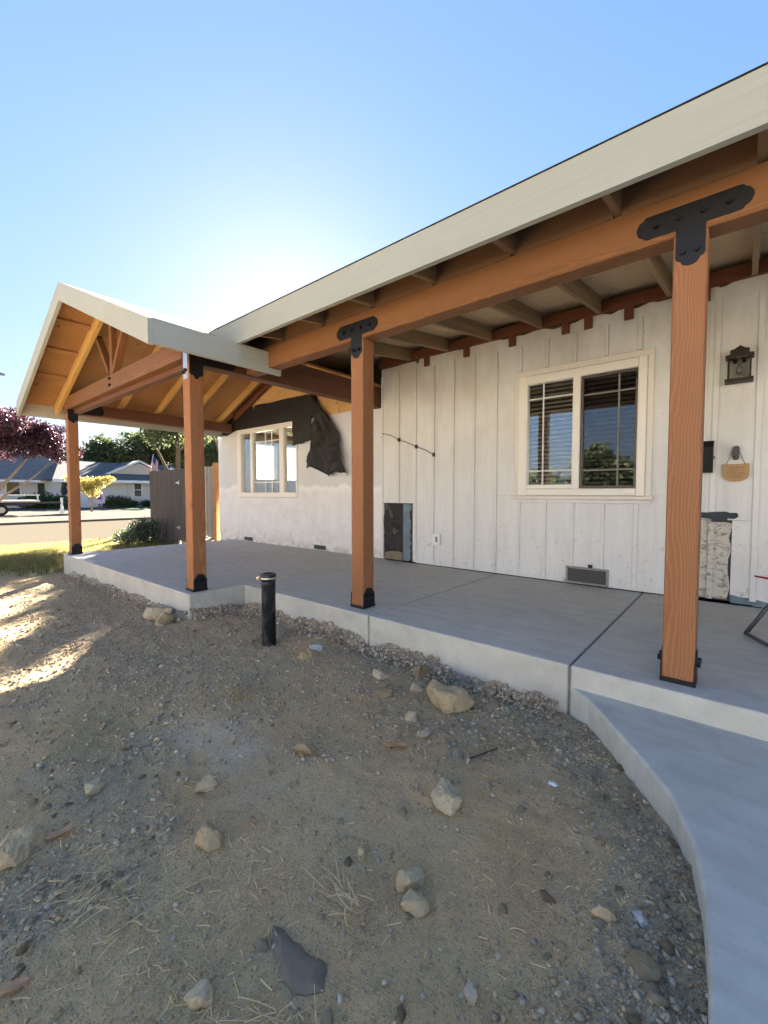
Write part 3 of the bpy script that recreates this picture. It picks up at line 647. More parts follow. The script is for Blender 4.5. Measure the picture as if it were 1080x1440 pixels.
fr('frame', (-1.947, y0, 2.262), (-.827, y1, 2.358), M['vinyl'], win, .008); fr('frame', (-1.947, y0, .977), (-.827, y1, 1.055), M['vinyl'], win, .008)
fr('mullion', (-1.445, y0 + .004, 1.056), (-1.366, y1, 2.261), M['vinyl'], win, .006)
fr('sash_rail', (-1.947, y0 + .012, 1.056), (-1.446, y1, 1.102), M['vinyl'], win, .006)
ys = YB - .012
fr('screen_frame', (-1.364, ys, 1.06), (-1.34, ys + .02, 2.258), M['bronze'], win); fr('screen_frame', (-.85, ys, 1.06), (-.828, ys + .02, 2.258), M['bronze'], win)
fr('screen_frame', (-1.339, ys, 2.234), (-.851, ys + .02, 2.258), M['bronze'], win); fr('screen_frame', (-1.339, ys, 1.06), (-.851, ys + .02, 1.084), M['bronze'], win)
for z in (1.25, 2.16): fr('latch', (-.848, ys - .008, z), (-.832, ys - .001, z + .05), M['blackplastic'], win)
fr('pane', (-1.946, YB + .012, 1.103), (-1.446, YB + .016, 2.26), M['glass'], win, .0005); fr('pane', (-1.34, YB + .016, 1.086), (-.85, YB + .02, 2.232), M['glass2'], win, .0005)
for a in ((-1.782, 1.104, -1.764, 2.259), ): fr('muntin', (a[0], YB + .004, a[1]), (a[2], YB + .011, a[3]), M['muntin'], win, .002)
for z in (2.09, 1.26): fr('muntin', (-1.945, YB + .0045, z - .009), (-1.447, YB + .0105, z + .009), M['muntin'], win, .002)
fr('muntin', (-1.009, YB + .008, 1.087), (-.991, YB + .015, 2.231), M['muntin_d'], win, .002)
for z in (2.06, 1.25): fr('muntin', (-1.339, YB + .0085, z - .009), (-.851, YB + .0145, z + .009), M['muntin_d'], win, .002)
for x0, x1 in ((-1.945, -1.447), (-1.339, -.851)):
    base = None
    for k in range(24):
        z = 1.12 + k * .0485
        o = beam('blind_slat', (x0, YB + .085, z), (x1, YB + .085, z), .046, .0025, M['blind'], win, (0, -.6, .8), .0008)
# stucco window
sw = box('window', (-8.31, YS + .03, .925), (-8.29, YS + .05, 2.335), M['vinyl'], house)
y0, y1 = YS - .02, YS + .08
for lo, hi in (((-8.308, y0, .925), (-8.165, y1, 2.34)), ((-6.328, y0, .925), (-6.282, y1, 2.34)), ((-8.164, y0, 2.245), (-6.329, y1, 2.34)), ((-8.164, y0, .925), (-6.329, y1, 1.02))): fr('frame', lo, hi, M['vinyl'], sw, .006)
for a, b in ((-7.815, -7.725), (-6.83, -6.70)): fr('mullion', (a, y0 + .006, 1.021), (b, y1, 2.244), M['vinyl'], sw, .006)
for a, b in ((-8.163, -7.816), (-7.724, -6.831), (-6.699, -6.33)): fr('pane', (a, YS + .03, 1.022), (b, YS + .034, 2.243), M['glass3'], sw, .0005)
for x in (-7.32, -7.106): fr('muntin', (x - .01, YS + .016, 1.023), (x + .01, YS + .024, 2.242), M['vinyl'], sw, .002)
for z in (2.04, 1.225): fr('muntin', (-7.723, YS + .0165, z - .01), (-6.832, YS + .0235, z + .01), M['vinyl'], sw, .002)
fr('curtain', (-8.16, YS + .10, 1.03), (-7.86, YS + .12, 2.24), M['curtain'], sw)
# interiors and the rest of the shell
BK = 10.0
def wallY(name, y0, y1, z0, z1, holes, x0, x1, mat):
    parts = []; cur = y0
    for a, b, c, d in sorted(holes):
        if a > cur: parts.append(boxvf((x0, cur, z0), (x1, a, z1)))
        parts.append(boxvf((x0, a, z0), (x1, b, c))); parts.append(boxvf((x0, a, d), (x1, b, z1))); cur = b
    if cur < y1: parts.append(boxvf((x0, cur, z0), (x1, y1, z1)))
    return mk(name, *merge(parts), mat, house)
wallY('side_wall', YS + .161, BK, -.4, 2.6, [(5.9, 6.5, 1.35, 2.2), (6.72, 7.35, 1.35, 2.2)], -9.1, -8.95, M['inner'])
box('back_wall', (-9.1, BK + .001, -.4), (3.3, BK + .16, 2.9), M['inner'], house)
wallY('partition', YS + .161, BK - .001, .0, 2.6, [], -4.4, -4.25, M['inner'])
wallY('end_wall', YB + .125, BK - .001, -.4, 3.0, [], 3.15, 3.3, M['siding'])
box('ceiling', (-8.94, YS + .165, 2.45), (-4.41, BK - .003, 2.5), M['inner'], house); box('floor', (-8.94, YS + .165, .0), (-4.41, BK - .003, .05), M['floorin'], house)
box('ceiling', (-4.24, YB + .125, 2.5), (3.14, BK - .003, 2.55), M['dark'], house); box('floor', (-4.24, YB + .125, .0), (3.14, BK - .003, .05), M['dark'], house)
box('room_back', (-4.24, 6.2, .06), (3.14, 6.25, 2.49), M['dark'], house)
for a_, b_ in ((5.9, 6.5), (6.72, 7.35)):  # added sheets catch the sun so the openings read bright
    sc_ = [(-9.02 + .02 * math.sin(k * 1.9), a_ + (b_ - a_) * k / 24, z) for k in range(25) for z in (1.3, 2.25)]
    mk('window_glow_sheet', sc_, [(2 * k, 2 * k + 1, 2 * k + 3, 2 * k + 2) for k in range(24)], M['glow_sheet'], house)
box('sofa', (-7.6, 7.2, .06), (-5.4, 8.1, .95), M['curtain'], house, .08)

# ------------------------------------------------------------------ main porch cover
pc = thing('porch_cover', (-2.6, 2.78, 0), 'long stained timber porch cover with pale primed fascia along the house front', 'porch roof')
FS, FY, PS = .14, 2.315, 2.688          # slope, fascia front, fascia top z
def mroof(y): return PS + FS * (y - FY)
PXS = (-2.553, -.235, 2.09)
def post(cx, cy, top, parent): 
    return beam('post', (cx, cy, .006), (cx, cy, top), .142, .142, M['post'], parent, (0, 1, 0), .006)
def base_shape(name, cx, cy, parent, side):
    # U shaped foot: bottom plate with two scalloped ears on the +X/-X or +Y/-Y sides
    parts = [boxvf((cx - .078, cy - .078, .001), (cx + .078, cy + .078, .026))]
    o = mk(name, *merge(parts), M['black'], parent)
    return o
def ear_pts(w_, h_):
    a = w_ / 2; return [(-a, 0), (a, 0), (a, h_ * .62), (a * .82, h_ * .74), (a * .74, h_ * .74), (a * .5, h_ * .92), (a * .26, h_), (-a * .26, h_), (-a * .5, h_ * .92), (-a * .74, h_ * .74), (-a * .82, h_ * .74), (-a, h_ * .62)]
def foot(cx, cy, parent):
    b = base_shape('post_base', cx, cy, parent, 0)
    for s in (-1, 1):
        x = cx + s * .0745; pts = [(cy + p[0], .027 + p[1]) for p in ear_pts(.142, .15)]
        prism('ear', pts, 0, x - .003, x + .003, M['black'], b)
        for dy in (-.03, .03):
            lv = tube_vf([(x + s * .003, cy + dy, .115), (x + s * .02, cy + dy, .115)], .017, 6); mk('bolt', *lv, M['zincbolt'], b)
def tplate(cx, yf, zb, parent, big=1.0):
    """scalloped T strap on the front of beam and post; zb is the beam's underside"""
    a, h = .235 * big, .115; sw_ = .062; dz = .16
    def end(s): return [(s * a * .80, h), (s * a * .86, h * .97), (s * a * .88, h * .88), (s * a * .96, h * .8), (s * a, h * .66), (s * a * 1.02, h * .5), (s * a, h * .34), (s * a * .96, h * .2), (s * a * .88, h * .12), (s * a * .86, h * .03), (s * a * .80, 0)]
    r = end(1); l = [(x, z) for x, z in end(-1)][::-1]
    dn = [(-sw_, 0), (-sw_, -dz * .72), (-sw_ * .85, -dz * .8), (-sw_ * .7, -dz * .8), (-sw_ * .5, -dz * .94), (-sw_ * .2, -dz), (sw_ * .2, -dz), (sw_ * .5, -dz * .94), (sw_ * .7, -dz * .8), (sw_ * .85, -dz * .8), (sw_, -dz * .72), (sw_, 0)]
    pts = l + [] ; outline = [(x, z + .03) for x, z in l] + [(x, z + .03) for x, z in r]
    poly = [(cx + x, zb + z) for x, z in ([(x, z + .03) for x, z in l[::-1]][::-1])]
    up = [(cx + x, zb + .03 + z) for x, z in r[::-1]]          # right end bottom->top
    lf = [(cx + x, zb + .03 + z) for x, z in l[::-1]]          # left end top->bottom
    bot = [(cx + x, zb + (.03 if z == 0 else z)) for x, z in dn]
    o = prism('strap_plate', up + lf + bot, 1, yf - .006, yf, M['black'], parent)
    for x, z in ((-.03, -.09), (.03, -.09), (-.15, .085), (-.05, .085), (.05, .085), (.15, .085)):
        mk('bolt', *tube_vf([(cx + x, yf - .006, zb + z), (cx + x, yf - .022, zb + z)], .015, 6), M['zincbolt'], o)
for px_ in PXS:
    post(px_, 2.75, 2.31, pc); foot(px_, 2.75, pc)
yb0, yb1 = 2.68, 2.82
box('beam', (-4.228, yb0, 2.312), (3.3, yb1, 2.526), M['beam'], pc, .006)
for px_ in PXS: tplate(px_, yb0, 2.312, pc)
RX = [.03 - .61 * k for k in range(-5, 8)]
ra, rb = Vector((0, FY + .042, 0)), Vector((0, YB - .058, 0))
RD = .16
def rz_(y): return mroof(y) - .022 - RD / 2
for x in RX:
    if x < -4.0: continue
    beam('rafter', (x, FY + .042, rz_(FY + .042)), (x, YB - .058, rz_(YB - .058)), .04, RD, M['rafter'], pc, (0, -FS, 1), .003)
for x, nx in zip(RX[1:], RX):
    if x < -4: x = -4.25
    box('blocking', (x + .021, yb0 + .045, 2.528), (nx - .021, yb0 + .085, mroof(yb0) - .028), M['blocking'], pc)
    if x <= -4.2: break
# valley against the gable roof
def valley(y): return XE_R - (mroof(y) - GZ) / SL
fl = [(valley(FY) + .39, PS - .224), (3.3, PS - .224), (3.3, PS), (valley(FY) - .02, PS)]
prism('fascia', fl, 1, FY, FY + .04, M['fascia'], pc)
# sheathing sheets, seen from below between the rafters
xb = [3.3, 1.845, .64, -.58, -1.80, -3.02]
for i in range(len(xb)):
    for ya, yc in ((FY + .002, 3.548), (3.552, 4.768), (4.772, 5.35)):
        x1 = xb[i] - .002; x0 = xb[i + 1] + .002 if i + 1 < len(xb) else None
        def L(y): return x0 if x0 is not None else valley(y) - .05
        v = [(L(ya), ya, mroof(ya) - .020), (x1, ya, mroof(ya) - .020), (x1, yc, mroof(yc) - .020), (L(yc), yc, mroof(yc) - .020)]
        v = v + [(a, b, c + .018) for a, b, c in v]; c = Vector(v[0])
        mk('sheathing_panel', [Vector(p) - c for p in v], [(3, 2, 1, 0), (4, 5, 6, 7), (0, 1, 5, 4), (1, 2, 6, 5), (2, 3, 7, 6), (3, 0, 4, 7)], M['sheath'], pc, Matrix.Translation(c))
prism('roof_edge', [(FY - .008, PS + .002), (FY - .008, PS + .005), (FY + .2, mroof(FY + .2) + .005), (FY + .2, mroof(FY + .2) + .002)], 0, valley(FY), 3.3, M['roofing'], pc)
# the house's own roof above and behind
rid = 8.4
v = [(valley(5.0) - .2, 5.0, mroof(5) + .006), (3.5, 5.0, mroof(5) + .006), (3.5, rid, mroof(rid)), (-6.6, rid, mroof(rid)), (3.5, 11, mroof(rid) - .45), (-9.2, 11, mroof(rid) - .45), (-9.2, rid, mroof(rid) - .5)]
mk('roof', v, [(0, 1, 2, 3), (3, 2, 4, 5), (3, 5, 6)], M['roofing'], house)

# ------------------------------------------------------------------ gable entry cover
gc = thing('gable_porch', (-6.4, 2.14, 0), 'gabled timber porch roof with king post truss at the left end of the porch', 'porch roof')
GY, GB = 1.50, 5.015
PL, PR, PY = -8.46, -4.304, 2.113
for x in (PL, PR): post(x, PY, 2.298, gc); foot(x, PY, gc)
for x in (PL, PR): box('side_beam', (x - .07, PY - .07, 2.30), (x + .07, 4.94, 2.486), M['dark_beam'], gc, .005)
box('side_beam', (PR - .07, 4.942, 2.30), (PR + .07, 5.01, 2.486), M['dark_beam'], gc)
box('tie_beam', (PL - .12, 2.065, 2.455), (PR - .075, 2.069, 2.46), M['dark_beam'], gc)
D.objects.remove(gc.children[-1])
box('tie_beam', (PL - .09, 2.036, 2.365), (PR - .072, 2.128, 2.562), M['beam'], gc, .005)
box('tie_beam', (PL + .072, 2.132, 2.305), (PR - .072, 2.222, 2.43), M['dark_beam'], gc, .005)
kx = APX - .03
box('king_post', (kx - .045, 2.048, 2.564), (kx + .045, 2.113, 3.36), M['beam'], gc)
for s in (-1, 1): beam('strut', (kx + s * .07, 2.08, 2.59), (kx + s * .55, 2.08, groof(APX + .5) - .16), .06, .085, M['beam'], gc, (0, 1, 0))
for x, z in ((kx, 2.51), (kx, 2.425)): mk('bolt', *tube_vf([(x, 2.036, z), (x, 2.012, z)], .018, 6), M['zincbolt'], gc)
for s, x in ((-1, PL), (1, PR)):
    # black strap on the side of the post and beam, galvanised angle on the front
    o = prism('strap_plate', [(PY + p[0], 2.30 - .15 + p[1]) for p in [(.072, .15), (.40, .16), (.44, .2), (.44, .27), (.40, .31), (-.072, .31), (-.072, .05), (-.05, .03), (-.03, .03), (-.015, 0), (.015, 0), (.03, .03), (.05, .03), (.072, .05)]], 0, x + .0705, x + .0765, M['black'], gc)
    o = prism('strap_plate', [(PY + p[0], 2.30 - .15 + p[1]) for p in [(.072, .15), (.40, .16), (.44, .2), (.44, .27), (.40, .31), (-.072, .31), (-.072, .05), (-.05, .03), (-.03, .03), (-.015, 0), (.015, 0), (.03, .03), (.05, .03), (.072, .05)]], 0, x - .0765, x - .0705, M['black'], gc)
g_ = box('angle_bracket', (PR - .05, PY - .0755, 2.15), (PR + .04, PY - .0705, 2.42), M['galv'], gc, .001)
for x, z in ((PR - .025, 2.215), (PR + .018, 2.23)): mk('bolt', *tube_vf([(x, PY - .076, z), (x, PY - .1, z)], .017, 6), M['zincbolt'], g_)
g_ = box('angle_bracket', (PR - .16, 2.028, 2.45), (PR - .074, 2.0355, 2.56), M['galv'], gc, .001)
for x in (PR - .13, PR - .1): mk('bolt', *tube_vf([(x, 2.028, 2.525), (x, 2.0, 2.525)], .015, 6), M['zincbolt'], g_)
box('blocking', (PR + .035, 2.86, 2.487), (PR + .069, 5.0, 2.60), M['dark_beam'], gc)
box('ridge_board', (APX - .02, 2.118, APZ - .22), (APX + .02, 5.0, APZ - .035), M['rafter'], gc)
un = .024
def grafter(y, s, mat, d=.13, wdt=.045, xe=None):
    xe = xe if xe is not None else (2.44 if s > 0 else 2.46)
    x0 = APX + s * .03; x1 = APX + s * xe; o = d / 2 * math.sqrt(1 + SL * SL) + un
    return beam('rafter', (x0, y, groof(x0) - o), (x1, y, groof(x1) - o), wdt, d, mat, gc, (s * SL, 0, 1), .004)
for i, y in enumerate((2.002, 2.88, 3.50, 4.12, 4.74)):
    for s in (-1, 1): grafter(y, s, M['yellow'], .13 if i else .16, .045 if i else .06, 2.12 if s > 0 and i else None)
for s in (-1, 1): grafter(4.965, s, M['ledger'], .16, .05, 1.94)
# lookouts in the overhang, rake boards, eave fascias
for s in (-1, 1):
    for t in (.55, 1.12, 1.70):
        x = APX + s * t; o_ = .02 * 1.09 + un
        beam('lookout', (x, GY + .042, groof(x) - o_), (x, 1.97, groof(x) - o_), .085, .036, M['gsheath' if s < 0 else 'rafter'], gc, (s * SL, 0, 1))
FH = .222
for s in (-1, 1):
    xe = XE_R if s > 0 else XE_L
    pts = [(APX, APZ - .002), (xe + s * .04, groof(xe + s * .04) - .002), (xe + s * .04, groof(xe + s * .04) - FH), (APX, APZ - FH)]
    prism('rake_board', pts, 1, GY, GY + .04, M['fascia'], gc)
    x0, x1 = (xe, xe + .04) if s > 0 else (xe - .04, xe)
    y1 = 2.84 if s > 0 else 5.25
    prism('fascia', [(GY + .041, groof(xe) - FH - .0), (y1, groof(xe) - FH), (y1, groof(xe) - .008), (GY + .041, groof(xe) - .008)], 0, x0, x1 - .0005, M['fascia'], gc)
    # sheathing
    ycut = [GY + .003, 2.75, 3.97, 5.19, 6.4, 8.4]
    for a, b in zip(ycut, ycut[1:]):
        xr = (0.0, 1.22, 2.54)
        if s > 0 and a > 2.7: xr = (0.0, 1.22, 2.17)
        for u0, u1 in zip(xr, xr[1:]):
            xa, xb_ = APX + s * (u0 + .002 * (u0 > 0)), APX + s * (u1 - .002)
            v = [(xa, a + .002, groof(xa) - un), (xb_, a + .002, groof(xb_) - un), (xb_, b - .002, groof(xb_) - un), (xa, b - .002, groof(xa) - un)]
            v = v + [(p[0], p[1], p[2] + .022) for p in v]; c = Vector(v[0])
            o = mk('sheathing_panel', [Vector(p) - c for p in v], [(3, 2, 1, 0), (4, 5, 6, 7), (0, 1, 5, 4), (1, 2, 6, 5), (2, 3, 7, 6), (3, 0, 4, 7)], M['gsheath'], gc, Matrix.Translation(c))
            bm = bmesh.new(); bm.from_mesh(o.data); bmesh.ops.recalc_face_normals(bm, faces=bm.faces); bm.to_mesh(o.data); bm.free()

# ------------------------------------------------------------------ things on the wall
# draped felt
NU, NV = 34, 44; dv = []
DV = [0, .07, .2, .29, .38, .5, .72, .9, 1]
def lx(v): return np.interp(v, DV, [-5.80, -5.78, -5.66, -5.70, -5.73, -5.75, -5.80, -5.86, -5.88])
def rx(v): return np.interp(v, DV, [-5.76, -5.66, -5.50, -5.33, -5.26, -5.10, -5.03, -4.98, -4.96])
for i in range(NU):
    for k in range(NV):
        u, v = i / (NU - 1), k / (NV - 1); x = float(lx(v) + (rx(v) - lx(v)) * u) + .045 * (float(vnoise(np.array(v * 17 + 3 * (u > .5)), np.array(5.5))) - .5) * (1 if u in (0, 1) else .4); zb = 1.43 - .15 * u + .05 * math.sin(u * 9) + .05 * (float(vnoise(np.array(u * 14.0), np.array(2.5))) - .5)
        z = 2.75 + (zb - 2.75) * v - .10 * abs(u - .35) * (1 - v)
        fold = .05 * math.sin(u * 13 + v * 3.2 + 1.5 * math.sin(v * 4)) * (.25 + v) + .05 * math.sin(u * 5.2 - 1) * v + .035 * abs(math.sin(v * 7 + u * 4)) + .11 * float(fbm(np.array(u * 4), np.array(v * 4), 4, 3.0))
        if v > .9: fold += (v - .9) * .35
        dv.append((x, YS - .11 - .05 * v + fold, z))
df = mk('draped_felt', dv, [(i * NV + k, i * NV + k + 1, (i + 1) * NV + k + 1, (i + 1) * NV + k) for i in range(NU - 1) for k in range(NV - 1)], M['felt'], None, None, True)
sm = df.modifiers.new('solid', 'SOLIDIFY'); sm.thickness = .0025
tag(df, 'crumpled black roofing felt hanging loose on the stucco wall beside the window', 'roofing felt')
# sagging cable on the boards
cp = [(-4.17, YB - .03, 1.90), (-4.0, YB - .03, 1.86), (-3.85, YB - .035, 1.78), (-3.7, YB - .032, 1.73), (-3.54, YB - .035, 1.66), (-3.38, YB - .03, 1.60), (-3.25, YB - .03, 1.53)]
cb = thing('cable', cp[0], 'thin black cable stapled slanting across the upper white boards', 'cable')
tube('wire', cp, .0045, M['blackplastic'], cb, 6)
for p in (cp[2], cp[4], cp[6]): box('staple', (p[0] - .012, p[1] - .012, p[2] - .025), (p[0] + .012, YB - .001, p[2] + .025), M['blackplastic'], cb)
# lantern
lx_, lz = -.05, 2.10
ln = thing('wall_lantern', (lx_, YB, lz), 'dark bronze box lantern with clear bulb mounted high on the white wall', 'wall lamp')
yc = YB - .10
box('backplate', (lx_ - .055, YB - .026, lz + .06), (lx_ + .055, YB - .017, lz + .15), M['rust'], ln)
prism('roof', [(lx_ - .12, lz + .095), (lx_ + .12, lz + .095), (lx_ + .12, lz + .125), (lx_ + .082, lz + .13), (lx_ + .08, lz + .175), (lx_ + .05, lz + .18), (lx_ + .02, lz + .20), (lx_ - .02, lz + .20), (lx_ - .05, lz + .18), (lx_ - .08, lz + .175), (lx_ - .082, lz + .13), (lx_ - .12, lz + .125)], 1, yc - .075, YB - .03, M['rust'], ln)
lathe('finial', [(.008, 0), (.014, .008), (.016, .018), (.008, .03), (.003, .034)], (lx_, yc, lz + .20), M['rust'], ln, 12)
box('tray', (lx_ - .12, yc - .085, lz - .165), (lx_ + .12, YB - .03, lz - .13), M['rust'], ln)
for sx in (-1, 1):
    for dy in (-.065, .055): box('corner_bar', (lx_ + sx * .092 - .008, yc + dy - .008, lz - .129), (lx_ + sx * .092 + .008, yc + dy + .008, lz + .094), M['rust'], ln)
for sx in (-1, 1): box('lantern_glass', (lx_ + sx * .092 - .0015, yc - .055, lz - .128), (lx_ + sx * .092 + .0015, yc + .045, lz + .093), M['seeded'], ln, .0003)
box('lantern_glass', (lx_ - .082, yc - .0665, lz - .128), (lx_ + .082, yc - .0635, lz + .093), M['seeded'], ln, .0003)
lathe('socket', [(.018, 0), (.02, .01), (.02, .05), (.012, .055)], (lx_, yc, lz + .04), M['brass'], ln, 14)
lathe('bulb', [(.004, -.075), (.02, -.07), (.031, -.05), (.032, -.035), (.026, -.01), (.016, .015), (.014, .038)], (lx_, yc, lz), M['bulb'], ln, 16)
ln.matrix_basis = Matrix.Translation((lx_, YB, lz)) @ Matrix.Scale(.80, 4)
# doorbell and hanging tag
db = thing('doorbell', (-.054, YB, 1.36), 'slim black video doorbell on the white wall under the lantern', 'doorbell')
def pill(w_, h_, n=8): 
    r = w_ / 2; return [(r * math.cos(a), h_ / 2 - r + r * math.sin(a)) for a in [math.pi * k / n for k in range(n + 1)]] + [(r * math.cos(a), -h_ / 2 + r + r * math.sin(a)) for a in [math.pi + math.pi * k / n for k in range(n + 1)]]
bevel(prism('body', [(-.054 + a, 1.36 + b) for a, b in pill(.05, .125)], 1, YB - .045, YB - .017, M['blackplastic'], db), .004)
lathe('lens', [(.014, 0), (.013, .004), (.008, .006)], (0, 0, 0), M['nglass'], db, 16); W_ = Matrix.Translation((-.054, YB - .045, 1.395)) @ Matrix.Rotation(R(90), 4, 'X'); o = db.children[-1]; o.matrix_basis = W_
lathe('button', [(.016, 0), (.015, .003), (.012, .004)], (0, 0, 0), M['steelband'], db, 16); o = db.children[-1]; o.matrix_basis = Matrix.Translation((-.054, YB - .045, 1.322)) @ Matrix.Rotation(R(90), 4, 'X')
tg = thing('hanging_tag', (-.054, YB, 1.22), 'small tan wooden plaque hung on twine from the black doorbell', 'plaque')
tx, tz = -.05, 1.26
tp = [(-.095, 0), (.09, .005), (.092, -.10)] + [(.09 * math.cos(a), -.105 + .05 * math.sin(a)) for a in [-math.pi * k / 10 for k in range(1, 10)]] + [(-.093, -.10)]
ply_t = prism('board', [(tx + a, tz + b) for a, b in tp], 1, YB - .034, YB - .028, M['tagwood'], tg)
tube('twine', [(tx - .07, YB - .036, tz - .008), (tx - .036, YB - .05, tz + .09), (tx - .018, YB - .05, tz + .15), (tx + .008, YB - .05, tz + .15), (tx + .026, YB - .05, tz + .09), (tx + .062, YB - .036, tz - .004)], .0028, M['twine'], tg, 6)
ink = []; random.seed(21)
for row, (zz, h_, x0, x1) in enumerate(((-.030, .020, -.045, .05), (-.056, .011, -.06, .06), (-.074, .010, -.065, .06), (-.091, .010, -.06, .062), (-.108, .009, -.05, .05), (-.123, .008, -.03, .035))):
    x = x0
    while x < x1:
        wl = random.uniform(.004, .009); ink.append(boxvf((tx + x, YB - .0348, tz + zz - h_ / 2 * random.uniform(.5, 1)), (tx + x + .0022, YB - .0341, tz + zz + h_ / 2 * random.uniform(.5, 1))))
        if random.random() < .75: zq = tz + zz + random.uniform(-.4, .4) * h_; ink.append(boxvf((tx + x + .0022, YB - .0348, zq), (tx + x + wl, YB - .0341, zq + .002)))
        x += wl + random.uniform(.001, .004)
mk('lettering', *merge(ink), M['ink'], tg)['kind'] = 'stuff'
# mailbox
mb = thing('mailbox', (-.34, YB, 1.2), 'black metal wall mailbox half hidden behind the right hand post', 'mailbox')
prism('box', [(YB - .13, 1.19), (YB - .018, 1.19), (YB - .018, 1.47), (YB - .10, 1.46), (YB - .13, 1.43)], 0, -.385, -.212, M['mbox'], mb)
prism('lid', [(YB - .14, 1.415), (YB - .132, 1.415), (YB - .103, 1.463), (YB - .017, 1.474), (YB - .017, 1.482), (YB - .106, 1.471)], 0, -.39, -.207, M['mbox'], mb)
box('catch', (-.208, YB - .08, 1.31), (-.20, YB - .05, 1.34), M['blackplastic'], mb)

# ------------------------------------------------------------------ pipe
pz = float(zt0(np.array(-2.98), np.array(2.065)))
pp = thing('standpipe', (-2.98, 2.065, pz), 'scuffed black plastic standpipe with steel band sticking out of the dirt', 'pipe')
lathe('pipe', [(.0565, 0), (.0565, .56), (.058, .562), (.058, .60), (.054, .604)], (-2.98, 2.065, pz - .06), M['abs'], pp, 32)
lathe('cap', [(.059, 0), (.0625, .003), (.0625, .05), (.058, .056), (.04, .056), (.038, .05)], (-2.98, 2.065, pz + .545), M['blackplastic'], pp, 32)
lathe('band', [(.0632, 0), (.0645, .002), (.0645, .013), (.0632, .015)], (-2.98, 2.065, pz + .557), M['steelband'], pp, 32)
mk('band_screw', *merge([boxvf((-3.04, 1.99, pz + .555), (-3.02, 2.015, pz + .576))]), M['steelband'], pp)

# ------------------------------------------------------------------ chair
cx_, cy_ = .045, 3.92
ch = thing('folding_chair', (cx_, cy_, 0), 'red fabric folding chair with dark tube legs at the right edge of the porch', 'chair')
for y in (cy_, cy_ - .54):
    tube('leg', [(cx_, y, .014), (cx_ + .12, y, .20), (cx_ + .27, y, .40), (cx_ + .33, y, .47)], .0135, M['greytube'], ch, 10)
    tube('leg', [(cx_ + .62, y - .03 + .06 * (y < cy_), .014), (cx_ + .40, y - .03 + .06 * (y < cy_), .27), (cx_ + .12, y - .03 + .06 * (y < cy_), .40)], .0135, M['greytube'], ch, 10)
    tube('back_tube', [(cx_ + .36, y, .36), (cx_ + .5, y, .62), (cx_ + .6, y, .94)], .0125, M['greytube'], ch, 10)
tube('cross_bar', [(cx_, cy_, .016), (cx_, cy_ - .54, .016)], .012, M['greytube'], ch, 10); tube('cross_bar', [(cx_ + .62, cy_, .016), (cx_ + .62, cy_ - .54, .016)], .012, M['greytube'], ch, 10)
sv = []; n = 14
for i in range(n):
    for k in range(n):
        u, v = i / (n - 1), k / (n - 1); e = .16 * (1 - u) ** 2 * math.sin(math.pi * v)
        sv.append((cx_ + .05 + .5 * u + e, cy_ + .02 - .58 * v, .425 - .06 * math.sin(math.pi * v) * math.sin(math.pi * min(1, u * .9 + .1)) - .06 * u))
o = mk('seat', sv, [(i * n + k, i * n + k + 1, (i + 1) * n + k + 1, (i + 1) * n + k) for i in range(n - 1) for k in range(n - 1)], M['red'], ch, None, True); o.modifiers.new('s', 'SOLIDIFY').thickness = .01
sv = []
for i in range(n):
    for k in range(n):
        u, v = i / (n - 1), k / (n - 1); sv.append((cx_ + .49 + .12 * u + .05 * math.sin(math.pi * v), cy_ + .02 - .58 * v, .55 + .38 * u))
o = mk('backrest', sv, [(i * n + k, i * n + k + 1, (i + 1) * n + k + 1, (i + 1) * n + k) for i in range(n - 1) for k in range(n - 1)], M['red'], ch, None, True); o.modifiers.new('s', 'SOLIDIFY').thickness = .01
ch.matrix_basis = Matrix.Translation((cx_, cy_, 0)) @ Matrix.Rotation(R(27), 4, 'Z')

# ------------------------------------------------------------------ rocks, stones, gravel, straw
def ico(sub):
    bm = bmesh.new(); bmesh.ops.create_icosphere(bm, subdivisions=sub, radius=1); v = np.array([p.co[:] for p in bm.verts]); f = np.array([[q.index for q in p.verts] for p in bm.faces]); bm.free(); return v, f
def rock_v(seed, sub, flat=.62, facet=7):
    """broken stone: hull of a few jittered points, its faces roughened when it is big"""
    r = np.random.default_rng(seed); n = 10 if sub < 2 else (13 if sub == 2 else 17)
    p = r.normal(size=(n, 3)); p /= np.linalg.norm(p, axis=1)[:, None]; p *= r.uniform(.8, 1.15, n)[:, None]
    bm = bmesh.new(); vs = [bm.verts.new(q) for q in p * np.array([1, r.uniform(.62, .9), flat * r.uniform(.85, 1.15)])]
    h = bmesh.ops.convex_hull(bm, input=vs); bmesh.ops.delete(bm, geom=[g for g in h['geom_interior'] if isinstance(g, bmesh.types.BMVert)], context='VERTS')
    if sub > 2:
        bmesh.ops.bevel(bm, geom=list(bm.edges), offset=.05, segments=1, affect='EDGES', clamp_overlap=True); bmesh.ops.triangulate(bm, faces=bm.faces)
        for _ in range(sub - 1): bmesh.ops.subdivide_edges(bm, edges=[e for e in bm.edges if e.calc_length() > .09], cuts=1, use_grid_fill=True); bmesh.ops.triangulate(bm, faces=bm.faces)
    bmesh.ops.triangulate(bm, faces=bm.faces); bm.verts.index_update(); bm.normal_update()
    v = np.array([q.co[:] for q in bm.verts]); nr = np.array([q.normal[:] for q in bm.verts]); f = np.array([[q.index for q in t.verts] for t in bm.faces]); bm.free()
    if sub > 2:
        d = fbm(v[:, 0] * 2.6 + seed, v[:, 1] * 2.6 + v[:, 2] * 2.1, 3, seed * .1) * .22 + fbm(v[:, 0] * 9 + v[:, 2] * 6, v[:, 1] * 9 - v[:, 2] * 7, 3, seed * .3) * .09
        v = v + nr * d[:, None]
    return v, f
